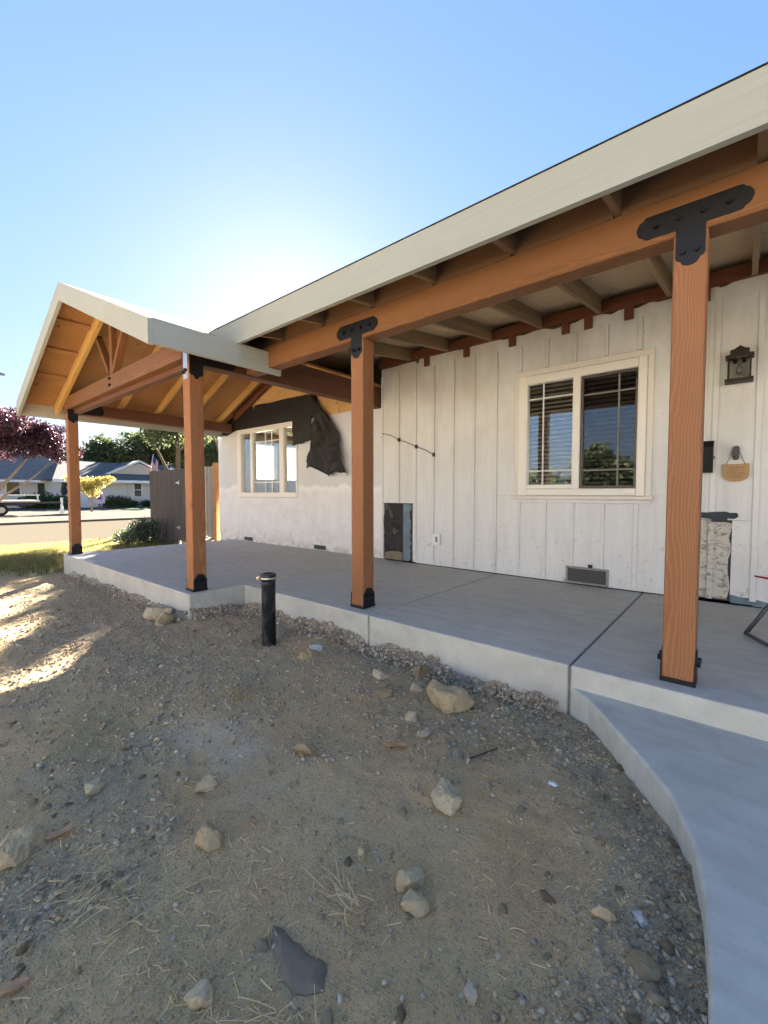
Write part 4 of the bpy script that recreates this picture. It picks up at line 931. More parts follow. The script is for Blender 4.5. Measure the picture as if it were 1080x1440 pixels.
ROCKS = [
    (-1.324, 2.163, .275, 'rock_tan', 'boulder', 'largest tan boulder lying in the gravel below the porch slab edge', .8),
    (-1.658, 2.393, .158, 'rock_brown', 'rock', 'rounded dark brown rock against the slab just behind the big boulder', .8),
    (-1.568, 2.193, .092, 'rock_grey', 'rock', 'small round grey rock tucked against the left side of the big boulder', .8),
    (-1.864, 2.163, .126, 'rock_pale', 'rock', 'pale flat rock in the gravel left of the dark brown rock', .5),
    (-1.681, 1.983, .115, 'rock_brown', 'rock', 'flat brown rock in the gravel in front of the pale flat one', .55),
    (-1.377, 1.882, .085, 'rock_pale', 'rock', 'pale knobbly rock directly in front of the big boulder', .7),
    (-1.232, 1.782, .085, 'rock_grey', 'rock', 'grey flattish rock just behind the dry tan leaf', .6),
    (-1.027, 2.042, .058, 'rock_brown', 'rock', 'small reddish brown rock in the gravel right of the big boulder', .6),
    (-0.898, 1.461, .145, 'rock_pale', 'rock', 'pale squarish rock alone on bare dirt in the middle of the yard', .75),
    (-0.801, 1.091, .095, 'rock_pale', 'rock', 'pale upright half of the split rock beside the brown dirt patch', .9),
    (-0.741, 1.030, .085, 'rock_tan', 'rock', 'tan lower half of the split rock beside the brown dirt patch', .6),
    (-1.578, 1.291, .105, 'clod', 'rock', 'crumbly brown earth clod beside the sandy patch', .8),
    (-1.725, 0.876, .105, 'rock_pale', 'rock', 'pale wedge shaped rock in front of the sandy patch', .6),
    (-1.436, 0.735, .098, 'rock_tan', 'rock', 'blocky tan rock standing on the grey dust streak', .9),
    (-2.073, 0.560, .10, 'rock_pale', 'rock', 'flat angular rock leaning among straw on the left side of the yard', .55),
    (-1.908, 0.285, .14, 'rock_tan', 'rock', 'large pale rock at the left edge of the picture next to a dry leaf', .8),
    (-0.999, 0.475, .072, 'rock_pale', 'rock', 'smooth rounded pale rock at the bottom left of the dark felt scrap', .9),
    (-0.275, 1.321, .062, 'rock_tan', 'rock', 'slender tan rock standing in the gravel near the walkway curve', .7),
    (-0.189, 1.371, .042, 'rock_blue', 'rock', 'slim bluish white stone near the walkway curve', .6),
    (-0.158, 1.222, .085, 'rock_brown', 'rock', 'flat brown rock half buried near the walkway at lower right', .45),
    (-0.991, 1.066, .052, 'rock_tan', 'rock', 'small squarish tan rock left of the split rock', .8),
    (-0.496, 0.930, .052, 'rock_grey', 'rock', 'grey half buried rock at the bottom of the brown dirt patch', .6),
    (-2.499, 2.063, .13, 'rock_tan', 'rock', 'lumpy tan rock in front of the earth heap right of the black pipe', .8),
    (-2.589, 2.244, .105, 'rock_blue', 'rock', 'bluish broken concrete chunk by the slab right of the black pipe', .7),
    (-4.522, 1.824, .26, 'rock_pale', 'boulder', 'pale concrete lump leaning on the left porch slab below its corner post', .7),
    (-4.252, 1.764, .22, 'rock_tan', 'boulder', 'tan lumpy rock at the foot of the left porch slab corner', .75),
]
for i, (x, y, wd, mt, nm, lb, fl_) in enumerate(ROCKS):
    v, f = rock_v(100 + i * 7, 4 if wd > .12 else 3, fl_, 9); zc = float(zt(np.array(x), np.array(y)))
    v = v * wd * .60; me = npmesh(nm, v, f, M[mt], None, smooth=False)
    o = link(nm, me, None, Matrix.Translation((x, y, zc + wd * .14 * fl_)) @ Matrix.Rotation(random.uniform(0, 6.3), 4, 'Z') @ Matrix.Rotation(random.uniform(-.25, .25), 4, 'X')); tag(o, lb, nm)
def scatter(n, rng, far=False):
    """points on the visible dirt, denser towards the viewer"""
    out = []
    while sum(map(len, out)) < n:
        r = rng.uniform(.45, 1, 40000) ** 2 * 9.5 if far else np.exp(rng.uniform(math.log(.55), math.log(7.5), 40000)); a = rng.uniform(-.95, .80, 40000)
        x = r * (-.643 + .766 * a); y = r * (.766 + .643 * a); k = (x > -8.8) & (x < .2) & (y > .0)
        k &= ~in_walk(x, y) & ~((x > -8.57) & (y > np.where(x > -4.16, 2.55, 1.95))); k &= rng.random(len(x)) < gdens(x, y)
        out.append(np.stack([x, y], 1)[k])
    return np.concatenate(out)[:n]
def assemble(bases, P, Zp, size, rot, sq, cols, tilt=None):
    Vs = []; Fs = []; Cs = []; b = 0; n = len(P); which = RNG.integers(0, len(bases), n)
    for j, (bv, bf) in enumerate(bases):
        I = np.where(which == j)[0]; 
        if not len(I): continue
        c, s = np.cos(rot[I])[:, None], np.sin(rot[I])[:, None]; vx = bv[None, :, 0] * size[I][:, None]; vy = bv[None, :, 1] * size[I][:, None]; vz = bv[None, :, 2] * (size[I] * sq[I])[:, None]
        Q = np.stack([vx * c - vy * s + P[I, 0][:, None], vx * s + vy * c + P[I, 1][:, None], vz + Zp[I][:, None]], -1)
        Vs.append(Q.reshape(-1, 3)); Fs.append((bf[None] + (np.arange(len(I)) * len(bv))[:, None, None] + b).reshape(-1, bf.shape[1])); Cs.append(np.repeat(cols[I], len(bv), 0)); b += len(I) * len(bv)
    return np.concatenate(Vs), np.concatenate(Fs), np.concatenate(Cs)
pal = np.array([(.53, .43, .30), (.44, .35, .235), (.60, .495, .355), (.51, .385, .235), (.42, .295, .165), (.58, .45, .28), (.50, .42, .32), (.68, .59, .46)])
def stonecols(n): return pal[RNG.choice(len(pal), n, p=[.22, .18, .1, .17, .13, .1, .08, .02])] * RNG.uniform(.75, 1.15, (n, 1))
def gravel(name, n, s0, s1, sub, seed, label, pw=2.2, far=False):
    rng = np.random.default_rng(seed); P = scatter(n, rng, far); sz = s0 * (1 - rng.random(n) * (1 - (s0 / s1) ** pw)) ** (-1 / pw) / 2
    Zp = zt(P[:, 0], P[:, 1]) + sz * .25; bases = [rock_v(seed * 10 + k, sub, .75, 6) for k in range(6)]
    V, F, C = assemble(bases, P, Zp, sz * 1.15, rng.uniform(0, 6.3, n), rng.uniform(.6, 1.1, n), stonecols(n))
    tag(link(name, npmesh(name, V, F, M['gravel'], C)), label, kind='stuff')
gravel('gravel', 36000, .0045, .03, 1, 5, 'loose grey gravel and crumbled clods covering the dirt')
gravel('gravel', 9000, .012, .04, 1, 6, 'coarser dark gravel along the foot of the slab', 2.6, True)
LAND = [(-1.324, 2.163, 'the big boulder'), (-1.658, 2.393, 'the dark brown rock'), (-1.868, 2.163, 'the pale flat rock'), (-1.232, 1.782, 'the grey flattish rock'), (-0.898, 1.461, 'the pale squarish rock'), (-0.766, 1.060, 'the split rock'), (-1.578, 1.291, 'the brown clod'), (-1.725, 0.876, 'the pale wedge rock'), (-1.436, 0.735, 'the blocky tan rock'), (-2.073, 0.560, 'the flat angular rock'), (-1.908, 0.285, 'the large left edge rock'), (-0.997, 0.475, 'the rounded pale rock'), (-0.275, 1.321, 'the slender tan rock'), (-0.158, 1.222, 'the flat brown rock'), (-0.496, 0.930, 'the half buried grey rock'), (-0.886, 0.680, 'the felt scrap'), (-2.900, 1.993, 'the black pipe'), (-2.519, 2.113, 'the lumpy tan rock'), (-1.267, 1.602, 'the dry tan leaf'), (-0.596, 1.847, 'the white paper scrap'), (-0.917, 1.842, 'the dark stick'), (-2.349, 1.362, 'the straw tuft'), (-2.459, 0.961, 'the pale twig'), (-4.372, 1.794, 'the slab corner'), (-0.416, 2.162, 'the start of the walkway curve'), (-0.066, 1.561, 'the middle of the walkway curve')]
# fine crumbs of earth over the open dirt
rng = np.random.default_rng(91); n = 30000; r_ = np.exp(rng.uniform(math.log(.75), math.log(3.6), n)); a_ = rng.uniform(-.92, .78, n); px_ = r_ * (-.643 + .766 * a_); py_ = r_ * (.766 + .643 * a_)
k_ = ~in_walk(px_, py_) & (py_ < np.where(px_ > -4.16, 2.5, 1.9)) & (rng.random(n) < .35 + 1.6 * fbm(px_ * 3, py_ * 3, 3, 12.0) + .3); px_, py_ = px_[k_], py_[k_]; n = len(px_); sz = rng.uniform(.0012, .0036, n) * (.6 + .25 * np.hypot(px_, py_))
V, F, C = assemble([rock_v(950 + k, 1, .8, 6) for k in range(5)], np.stack([px_, py_], 1), zt(px_, py_) + sz * .3, sz, rng.uniform(0, 6.3, n), rng.uniform(.6, 1.1, n), np.array((.52, .37, .205)) * rng.uniform(.6, 1.2, (n, 1)))
tag(link('earth_crumbs', npmesh('earth_crumbs', V, F, M['gravel'], C)), 'fine crumbs of dry earth scattered over the yard', kind='stuff')
# stones big enough to pick out one by one
rng = np.random.default_rng(44); P = scatter(285, rng); bases = []
for k in range(8):
    v, f = rock_v(700 + k * 3, 2, .72, 7); bases.append(npmesh('stone', v, f, M[('rock_grey', 'rock_tan', 'rock_grey', 'clod', 'rock_pale', 'rock_grey', 'rock_brown', 'rock_grey')[k]], None))
for i, (x, y) in enumerate(P):
    s = .5 * rng.uniform(.022, .042) * (1 + .5 * (rng.random() < .12)) * (1.0 if y < 1.6 else 1.25); o = link('stone', bases[i % 8], None, Matrix.Translation((x, y, float(zt(np.array(x), np.array(y))) + s * .12)) @ Matrix.Rotation(rng.uniform(0, 6.3), 4, 'Z') @ Matrix.Rotation(rng.uniform(-.3, .3), 4, 'X') @ Matrix.Scale(s * 1.1, 4))
    dsts = [(((x - q[0]) ** 2 + (y - q[1]) ** 2) ** .5, q) for q in LAND]; dd, q = min(dsts, key=lambda e: e[0])
    u = (x - q[0]) * .766 + (y - q[1]) * .643; d_ = -(x - q[0]) * .643 + (y - q[1]) * .766
    where = (('right of' if u > 0 else 'left of') if abs(u) > abs(d_) else ('behind' if d_ > 0 else 'in front of')); near = 'close ' if dd < .22 else ''
    lb = ('tiny', 'small', 'medium')[min(2, int(s / .0065) - 1) if s > .0065 else 0] + ' ' + ('grey', 'tan', 'grey', 'earthy brown', 'pale', 'grey', 'brown', 'grey')[i % 8] + ' stone, ' + near + where + ' ' + q[2]
    tag(o, lb, 'stone', 'small loose stones in the dirt')
# gravel heaped along the foot of the slab
rng = np.random.default_rng(77); n = 9000; t_ = rng.random(n); seg = rng.random(n)
px_ = np.where(seg < .62, -4.18 + 3.38 * t_, np.where(seg < .75, -4.181 + .06 + .0 * t_, -8.0 + 3.8 * t_)); off_ = np.abs(rng.normal(size=n)) * .075
py_ = np.where(seg < .62, 2.56 - off_, np.where(seg < .75, 1.965 + .58 * t_, 1.96 - off_)); px_ = np.where((seg >= .62) & (seg < .75), -4.16 + off_, px_)
sz = .0055 * (1 - rng.random(n) * .975) ** -.45; lump = fbm(px_ * 4, py_ * 4, 3, 4.0)
Zp = zt(px_, py_) + sz * .4 + np.clip(.075 + .12 * lump, 0, .1) * np.exp(-off_ / .06)
V, F, C = assemble([rock_v(900 + k, 1, .8, 6) for k in range(6)], np.stack([px_, py_], 1), Zp, sz, rng.uniform(0, 6.3, n), rng.uniform(.7, 1.1, n), stonecols(n) * .9 + .04)
tag(link('gravel', npmesh('gravel', V, F, M['gravel'], C)), 'gravel and concrete crumbs heaped against the foot of the slab', kind='stuff')
# straw
def straw(n, seed, name, label, area=None, L=(.012, .05)):
    rng = np.random.default_rng(seed)
    if area is None:
        r = np.exp(rng.uniform(math.log(.55), math.log(4.2), n)); a = rng.uniform(-.95, .75, n); x = r * (-.643 + .766 * a); y = r * (.766 + .643 * a)
        k = ~in_walk(x, y) & (y < np.where(x > -4.2, 2.5, 1.92)) & (rng.random(n) < np.clip(.35 + 2.2 * fbm(x * 2.4, y * 2.4, 3, 9.0) - .35 * np.exp(-(walk_dist(x, y) / .3) ** 2), .04, 1)); x, y = x[k], y[k]
    else:
        cx, cy, rr = area; x = cx + rng.normal(size=n) * rr; y = cy + rng.normal(size=n) * rr * .55
    n = len(x); ln_ = rng.uniform(L[0] ** .5, L[1] ** .5, n) ** 2; th = rng.uniform(0, 6.3, n) if area is None else .5 + seed + rng.normal(size=n) * .55; cv = rng.normal(size=n) * .42; wd = rng.uniform(.0006, .0016, n); lift = rng.uniform(0, .5, n) ** 2
    K = 5; V = np.zeros((n, K, 2, 3)); px_, py_ = x.copy(), y.copy(); hz = zt(x, y) + .004
    for k in range(K):
        t = k / (K - 1); ang = th + cv * t; 
        if k: px_ = px_ + np.cos(ang) * ln_ / (K - 1); py_ = py_ + np.sin(ang) * ln_ / (K - 1)
        zz = np.maximum(zt(px_, py_) + .003, hz + lift * ln_ * t * (1.2 - t) + (.0 if area is None else .012))
        nx_, ny_ = -np.sin(ang) * wd, np.cos(ang) * wd
        V[:, k, 0] = np.stack([px_ + nx_, py_ + ny_, zz], 1); V[:, k, 1] = np.stack([px_ - nx_, py_ - ny_, zz + wd * .8], 1)
    b = np.arange(n) * K * 2; F = np.concatenate([np.stack([b + 2 * k, b + 2 * k + 1, b + 2 * k + 3, b + 2 * k + 2], 1) for k in range(K - 1)])
    C = np.array((.78, .59, .33)) * rng.uniform(.6, 1.25, (n, 1)); C[:, 2] *= rng.uniform(.8, 1.1, n)
    tag(link(name, npmesh(name, V.reshape(-1, 3), F, M['straw'], np.repeat(C, K * 2, 0))), label, kind='stuff')
straw(11000, 31, 'straw', 'short pale straw bits scattered over the dirt')
straw(110, 33, 'straw', 'tuft of dry straw on the dirt in front of the pipe', (-2.353, 1.362, .06), (.05, .14))
straw(34, 34, 'straw', 'tangle of dry straw near the split rock', (-0.897, 0.890, .06), (.05, .12)); straw(50, 35, 'straw', 'tangle of dry straw beside the felt scrap', (-0.746, 0.560, .07), (.06, .13)); straw(60, 36, 'straw', 'bits of straw left of the blocky rock', (-1.517, 0.410, .1), (.04, .1))
def zz(x, y): return float(zt(np.array(x), np.array(y)))
tag(tube('stalk', [(-1.334, 0.377, zz(-1.334, 0.377) + .012), (-1.327, 0.460, zz(-1.327, 0.460) + .018), (-1.317, 0.580, zz(-1.317, 0.580) + .016), (-1.297, 0.660, zz(-1.297, 0.660) + .014), (-1.267, 0.675, zz(-1.267, 0.675) + .014)], [.0018, .002, .0022, .002, .0016], M['straw'] if False else plain('stalk', (.50, .40, .25), .8), None, 6), 'long thin dry grass stalk lying across the dirt left of the felt scrap', 'stalk')
tag(tube('stick', [(-0.962, 1.752, zz(-0.962, 1.752) + .008), (-0.927, 1.842, zz(-0.927, 1.842) + .008), (-0.888, 1.931, zz(-0.888, 1.931) + .01)], [.005, .004, .003], M['darkbark'], None, 6), 'short dark stick lying in the gravel in front of the big boulder', 'stick')
tag(tube('stick', [(-2.437, 0.899, zz(-2.437, 0.899) + .008), (-2.475, 1.011, zz(-2.475, 1.011) + .01)], [.005, .004], plain('pale_stick', (.4, .32, .22), .85), None, 6), 'pale twig lying on the dirt left of the sandy patch', 'stick')
def leaf(x, y, L, rz, mat, label, curl=.25):
    n, m = 7, 5; v = []
    for i in range(n):
        for k in range(m):
            u = i / (n - 1); s = (k / (m - 1) - .5) * 2; wv = math.sin(math.pi * min(1, u * .96 + .02)) ** .8 * .42 * (1 + .18 * math.sin(u * 19 + s))
            v.append(((u - .5) * L, s * wv * L * .5, abs(s) * L * .07 + math.sin(u * 3) * L * .05 * curl + .006 + .04 * L * math.sin(u * 7 + s * 2)))
    o = mk('dry_leaf', v, [(i * m + k, (i + 1) * m + k, (i + 1) * m + k + 1, i * m + k + 1) for i in range(n - 1) for k in range(m - 1)], mat, None, Matrix.Translation((x, y, zz(x, y) + .004)) @ Matrix.Rotation(rz, 4, 'Z'), True); o.modifiers.new('s', 'SOLIDIFY').thickness = .001
    tag(o, label, 'leaf')
leaf(-1.273, 1.607, .11, R(35), M['dryleaf'], 'curled tan leaf on gravel between the big boulder and the pale squarish rock'); leaf(-1.868, 0.390, .09, R(75), M['pinkleaf'], 'pinkish dry leaf beside the large rock at the left edge')
leaf(-1.390, 0.876, .045, R(20), M['pinkleaf'], 'tiny salmon coloured leaf right of the blocky tan rock'); leaf(-1.380, 0.184, .07, R(70), M['pinkleaf'], 'reddish dry leaf at the bottom left corner of the picture')
def scrap(name, pts, mat, label, cat, th=.003):
    c = np.mean(pts, 0); v = []; ring = []
    for p in pts: ring.append((p[0], p[1]))
    v = [(c[0], c[1], zz(*c) + .007)] + [(x, y, zz(x, y) + .002) for x, y in ring] + [(c[0] * .5 + x * .5, c[1] * .5 + y * .5, zz(c[0] * .5 + x * .5, c[1] * .5 + y * .5) + .006) for x, y in ring]; n = len(ring)
    f = [(1 + i, 1 + (i + 1) % n, 1 + n + (i + 1) % n, 1 + n + i) for i in range(n)] + [(0, 1 + n + i, 1 + n + (i + 1) % n) for i in range(n)]
    o = mk(name, v, f, mat, None, None, True); o.modifiers.new('s', 'SOLIDIFY').thickness = th; tag(o, label, cat)
random.seed(4)
def jag(pts, k=3, a=.006):
    out = []
    for p, q in zip(pts, pts[1:] + pts[:1]):
        for j in range(k): t = j / k; out.append((p[0] + (q[0] - p[0]) * t + random.uniform(-a, a) * (j > 0), p[1] + (q[1] - p[1]) * t + random.uniform(-a, a) * (j > 0)))
    return out
scrap('felt_scrap', jag([(-1.013, 0.706), (-0.975, 0.716), (-0.883, 0.718), (-0.812, 0.732), (-0.776, 0.688), (-0.801, 0.651), (-0.838, 0.636), (-0.892, 0.643), (-0.971, 0.669)], 4, .0045), M['slate'], 'dark grey torn felt scrap lying flat on the dirt in the foreground', 'scrap')
scrap('paper_scrap', jag([(-0.611, 1.837), (-0.581, 1.832), (-0.571, 1.852), (-0.591, 1.867), (-0.616, 1.862)], 2, .003), M['paper'], 'tiny white paper scrap on the pale dirt near the walkway', 'scrap', .001)

# ------------------------------------------------------------------ grass by the street
def grass(n, seed, x0, x1, y0, y1, name, label, h, dens, cols):
    rng = np.random.default_rng(seed); x = rng.uniform(x0, x1, n); y = rng.uniform(y0, y1, n); k = rng.random(n) < dens(x, y); x, y = x[k], y[k]; n = len(x)
    H = rng.uniform(h[0], h[1], n); th = rng.uniform(0, 6.3, n); ln_ = rng.uniform(.1, .8, n) * H; wd = rng.uniform(.003, .006, n); z = zt0(x, y) if x1 > -14 else np.full(n, -.25); z = np.maximum(z, -.4)
    V = np.zeros((n, 3, 3)); V[:, 0] = np.stack([x - np.sin(th) * wd, y + np.cos(th) * wd, z - .01], 1); V[:, 1] = np.stack([x + np.sin(th) * wd, y - np.cos(th) * wd, z - .01], 1); V[:, 2] = np.stack([x + np.cos(th) * ln_, y + np.sin(th) * ln_, z + H], 1)
    C = np.array(cols)[rng.integers(0, len(cols), n)] * rng.uniform(.7, 1.2, (n, 1))
    tag(link(name, npmesh(name, V.reshape(-1, 3), np.arange(3 * n).reshape(-1, 3), M['grass'], np.repeat(C, 3, 0))), label, kind='stuff')
grass(150000, 51, -14.2, -8.0, -2.5, 5.0, 'grass', 'patchy yellow green grass between the dirt yard and the street', (.03, .09), lambda x, y: np.where((x > -8.57) & (y > 1.95), 0, 1) * np.clip(sst(-8.3, -10.2, x) * (.75 + 1.2 * fbm(x * 1.2, y * 1.2, 3, 2.0)), 0, 1), [(.22, .20, .07), (.13, .145, .045), (.34, .28, .12), (.27, .235, .085)])
grass(2500, 52, -9.5, -8.5, 1.4, 5.0, 'grass', 'sparse green weeds at the end of the porch slab', (.04, .12), lambda x, y: np.where((x > -8.6) & (y > 1.9), 0, .6), [(.07, .11, .03), (.14, .15, .05)])

# ------------------------------------------------------------------ trees and shrubs
def crown_mesh(name, blobs, n, size, mat, seed, zmin=None):
    rng = np.random.default_rng(seed); B = np.array(blobs, float); w_ = B[:, 3] * B[:, 4] * B[:, 5]; w_ = w_ ** .75; which = rng.choice(len(B), n, p=w_ / w_.sum())
    d = rng.normal(size=(n, 3)); d /= np.linalg.norm(d, axis=1)[:, None]; r = rng.random(n) ** .45
    # leaf clumps
    cl = np.round(d * 2.3 + rng.normal(size=(n, 3)) * .25) / 2.3; d = d * .45 + cl * .55
    P = B[which, :3] + d * r[:, None] * B[which, 3:6] + rng.normal(size=(n, 3)) * size * .8
    a = rng.normal(size=(n, 3)); a /= np.linalg.norm(a, axis=1)[:, None]; b = np.cross(a, rng.normal(size=(n, 3))); b /= np.linalg.norm(b, axis=1)[:, None]
    s = size * rng.uniform(.5, 1.3, n)[:, None]; V = np.stack([P - a * s, P + b * s * .5, P + a * s, P - b * s * .5], 1).reshape(-1, 3)
    t = np.clip(.5 + rng.normal(size=n) * .3, 0, 1); C = np.repeat(np.stack([t, t, t], 1), 4, 0)
    return npmesh(name, V, np.arange(4 * n).reshape(-1, 4), mat, C)
def tree(name, base, limbs, blobs, n, size, mat, bark, label, cat='tree', group=None, seed=1):
    t = thing(name, base, label, cat, group); bx, by, bz = base
    mk('trunk', *merge([tube_vf([(bx + p[0], by + p[1], bz + p[2]) for p in L[0]], L[1], 7) for L in limbs]), bark, t, None, True)
    me = crown_mesh('crown', [(bx + b[0], by + b[1], bz + b[2], *b[3:]) for b in blobs], n, size, mat, seed); link('crown', me, t); return t
def limb(p, r): return (p, [r[0] + (r[1] - r[0]) * i / (len(p) - 1) for i in range(len(p))])
def rblobs(seed, n, c, R_, s):
    rng = np.random.default_rng(seed); out = []
    for _ in range(n):
        d = rng.normal(size=3); d /= np.linalg.norm(d); r = rng.random() ** .5; k = rng.uniform(.7, 1.3) * s; out.append((c[0] + d[0] * r * R_[0], c[1] + d[1] * r * R_[1], c[2] + d[2] * r * R_[2], k, k, k * .75))
    return out
# purple street tree at the left
tree('plum_tree', (-29.5, 3.6, -.3), [limb([(0, 0, 0), (.1, .1, .7), (.3, .5, 1.5), (.2, 1.3, 2.6), (.2, 1.9, 3.6)], (.13, .04)), limb([(0, 0, .2), (-.1, -.3, 1.2), (0, -.6, 2.4), (0, -.9, 3.6)], (.11, .04)), limb([(0, .05, .3), (.2, .25, 1.4), (.1, .3, 3.0), (0, .4, 4.2)], (.10, .03)), limb([(.05, .1, .4), (.4, .8, 1.3), (.5, 1.9, 2.2), (.4, 2.6, 3.0)], (.08, .025)), limb([(0, -.1, .3), (.1, -.9, 1.3), (.2, -1.9, 2.5)], (.09, .03))],
     rblobs(3, 46, (0, .4, 4.3), (2.8, 3.3, 1.35), .7) + rblobs(4, 8, (0, 3.0, 3.6), (.8, .9, .5), .42), 30000, .085, M['lf_purple'], M['bark'], 'multi stemmed tree with dark purple foliage by the driveway at the left edge', seed=8)
# golden young tree in front of the neighbour
tree('young_tree', (-34.5, 9.6, -.28), [limb([(0, 0, 0), (.05, .05, .9), (0, .1, 2.0)], (.07, .03)), limb([(0, 0, .8), (.2, .8, 1.6), (.2, 1.3, 2.1)], (.04, .015)), limb([(0, 0, .8), (.1, -.7, 1.6), (.1, -1.3, 2.0)], (.04, .015))],
     [(0, 0, 1.9, .5, .6, .5), (0, .6, 2.1, .4, .5, .4), (0, -.7, 2.1, .4, .5, .35), (0, 1.1, 2.3, .3, .35, .25), (0, -1.2, 2.35, .3, .3, .22), (0, .1, 1.4, .35, .5, .4), (.2, -.4, 1.6, .3, .4, .3)], 3800, .065, M['lf_yellow'], M['bark'], 'small golden leaved tree glowing in the sun behind the left post', seed=9)
oak = [limb([(0, 0, 0), (.1, 0, 2), (0, .2, 4.5), (0, 0, 7)], (.4, .12)), limb([(0, 0, 2), (.4, 1.5, 4), (.5, 2.6, 5.6)], (.2, .06)), limb([(0, 0, 2.2), (-.2, -1.6, 4.2), (0, -2.8, 5.6)], (.2, .06))]
far_trees = [(-64, 18.0, 7.4, 3.0, 'lf_dark', 'lowest dark tree at the left of the wooded group behind the blue roof'), (-64, 22, 9.8, 3.8, 'lf_dark', 'dark oak standing behind the flag and the neighbour gable'), (-61, 25.5, 11.0, 4.2, 'lf_dark', 'tallest dark green tree just left of the corner post above the fence'), (-55, 28.5, 10.6, 4.2, 'lf_mid', 'sunlit green tree behind the corner post above the fence'), (-38, 29, 9.0, 3.6, 'lf_mid', 'yellow green tree filling the gap between corner post and stucco wall'),
             (-20, 24, 7.0, 2.6, 'lf_mid', 'bushy tree behind the house corner, hidden from the yard'), (-78, 14, 8.0, 3.6, 'lf_dark', 'distant tree over the ridge of the grey shingle roof')]
for i, (x, y, h, r, mt, lb) in enumerate(far_trees):
    s = h / 9.5; tree('oak_tree', (x, y, -.4), [([(a * s, b * s, c * s) for a, b, c in L[0]], [q * s for q in L[1]]) for L in oak], rblobs(60 + i, 34, (0, 0, h * .62), (r, r * 1.1, h * .27), r * .36), 13000, .24, M[mt], M['darkbark'], lb, 'tree', 'trees beyond the fence and the neighbouring houses', 70 + i)
for i, (x, y, h, r, lb) in enumerate([(-19.2, 8.6, 6.6, 1.8, 'high crowned tree standing just behind the wooden fence'), (-17.9, 10.7, 6.9, 1.0, 'loose high tree added out of view behind the house corner to dapple the sun')]):  # second tree added out of view; both crowns set to break up the sun
    s = h / 9.5; tree('shade_tree', (x, y, -.4), [([(a * s * .6, b * s * .6, c * s * 1.05) for a, b, c in L[0]], [q * s * .6 for q in L[1]]) for L in oak], rblobs(90 + i, 26, (0, 0, h * .76), (r, r, h * .2), r * .36), 6500, .10, M['lf_dark'], M['darkbark'], lb, 'tree', 'trees beyond the fence and the neighbouring houses', 95 + i)
# trees across the street behind the viewer, seen mirrored in the window panes
for i, (x, y, h, r) in enumerate([(-5.6, -23, 3.9, 1.5), (-7.6, -22, 4.9, 1.5), (-11.2, -20, 2.7, 1.8), (-14.5, -22, 3.0, 1.7), (-4.4, -27, 5.0, 2.0), (12.8, -24, 5.6, 2.0), (-33, -20, 5.4, 2.3)]):
    s = h / 9.5; tree('street_tree', (x, y, -.4), [([(a * s, b * s, c * s) for a, b, c in L[0]], [q * s for q in L[1]]) for L in oak], rblobs(160 + i, 22, (0, 0, h * .55), (r, r, h * .33), r * .42), 4200, .22, M['lf_dark'], M['darkbark'], ('left tall', 'tall central', 'low spreading', 'broad low', 'right leafy', 'far right', 'far left')[i] + ' tree across the street behind the viewer, seen in the window', 'tree', 'trees across the street mirrored in the window', 170 + i)
def shrub(name, base, blobs, n, size, mat, label, extra=None, seed=1):
    t = thing(name, base, label, 'shrub'); bx, by, bz = base
    link('foliage', crown_mesh('foliage', [(bx + b[0], by + b[1], bz + b[2], *b[3:]) for b in blobs], n, size, mat, seed), t)
    mk('stem', *merge([tube_vf([(bx + .1 * math.cos(k), by + .1 * math.sin(k), bz - .05), (bx + .35 * math.cos(k), by + .35 * math.sin(k), bz + .4)], [.015, .006], 5) for k in range(5)]), M['darkbark'], t)
    if extra: link('flowers', crown_mesh('flowers', [(bx + b[0], by + b[1], bz + b[2], b[3] * 1.06, b[4] * 1.06, b[5] * 1.08) for b in blobs], extra[0], extra[1], extra[2], seed + 5), t)
shrub('flowering_shrub', (-12.15, 4.35, -.36), [(0, 0, .25, .36, .36, .26), (.22, .18, .3, .34, .34, .33), (-.18, -.2, .2, .3, .3, .22), (.3, .26, .48, .28, .28, .24), (.1, .1, .48, .3, .3, .22)], 6500, .028, M['lf_bush'], 'mounded shrub with lilac flowers at the left end of the wooden fence', (1700, .022, M['lf_flower']), 21)
shrub('green_shrub', (-44.0, 9.0, -.27), [(0, 0, .6, .9, 1.3, .7), (0, 1.0, .5, .8, .9, .6), (.2, -1.0, .55, .8, .8, .6)], 3000, .11, M['lf_bush'], 'large dark green shrub below the neighbour windows by the driveway', None, 22)
shrub('grey_shrub', (-43.6, 13.9, -.27), [(0, 0, .5, .8, 1.1, .55), (0, .8, .45, .7, .7, .5)], 2000, .1, M['lf_mid'], 'loose olive shrub at the corner of the blue roofed house', None, 23)
for i, yy in enumerate((15.6, 16.9, 18.2)): shrub('box_shrub', (-44.2, yy, -.27), [(0, 0, .3, .45, .6, .32)], 900, .08, M['lf_bush'], ('first', 'middle', 'last')[i] + ' of three low dark shrubs under the neighbour windows, counted from the left', None, 24 + i)

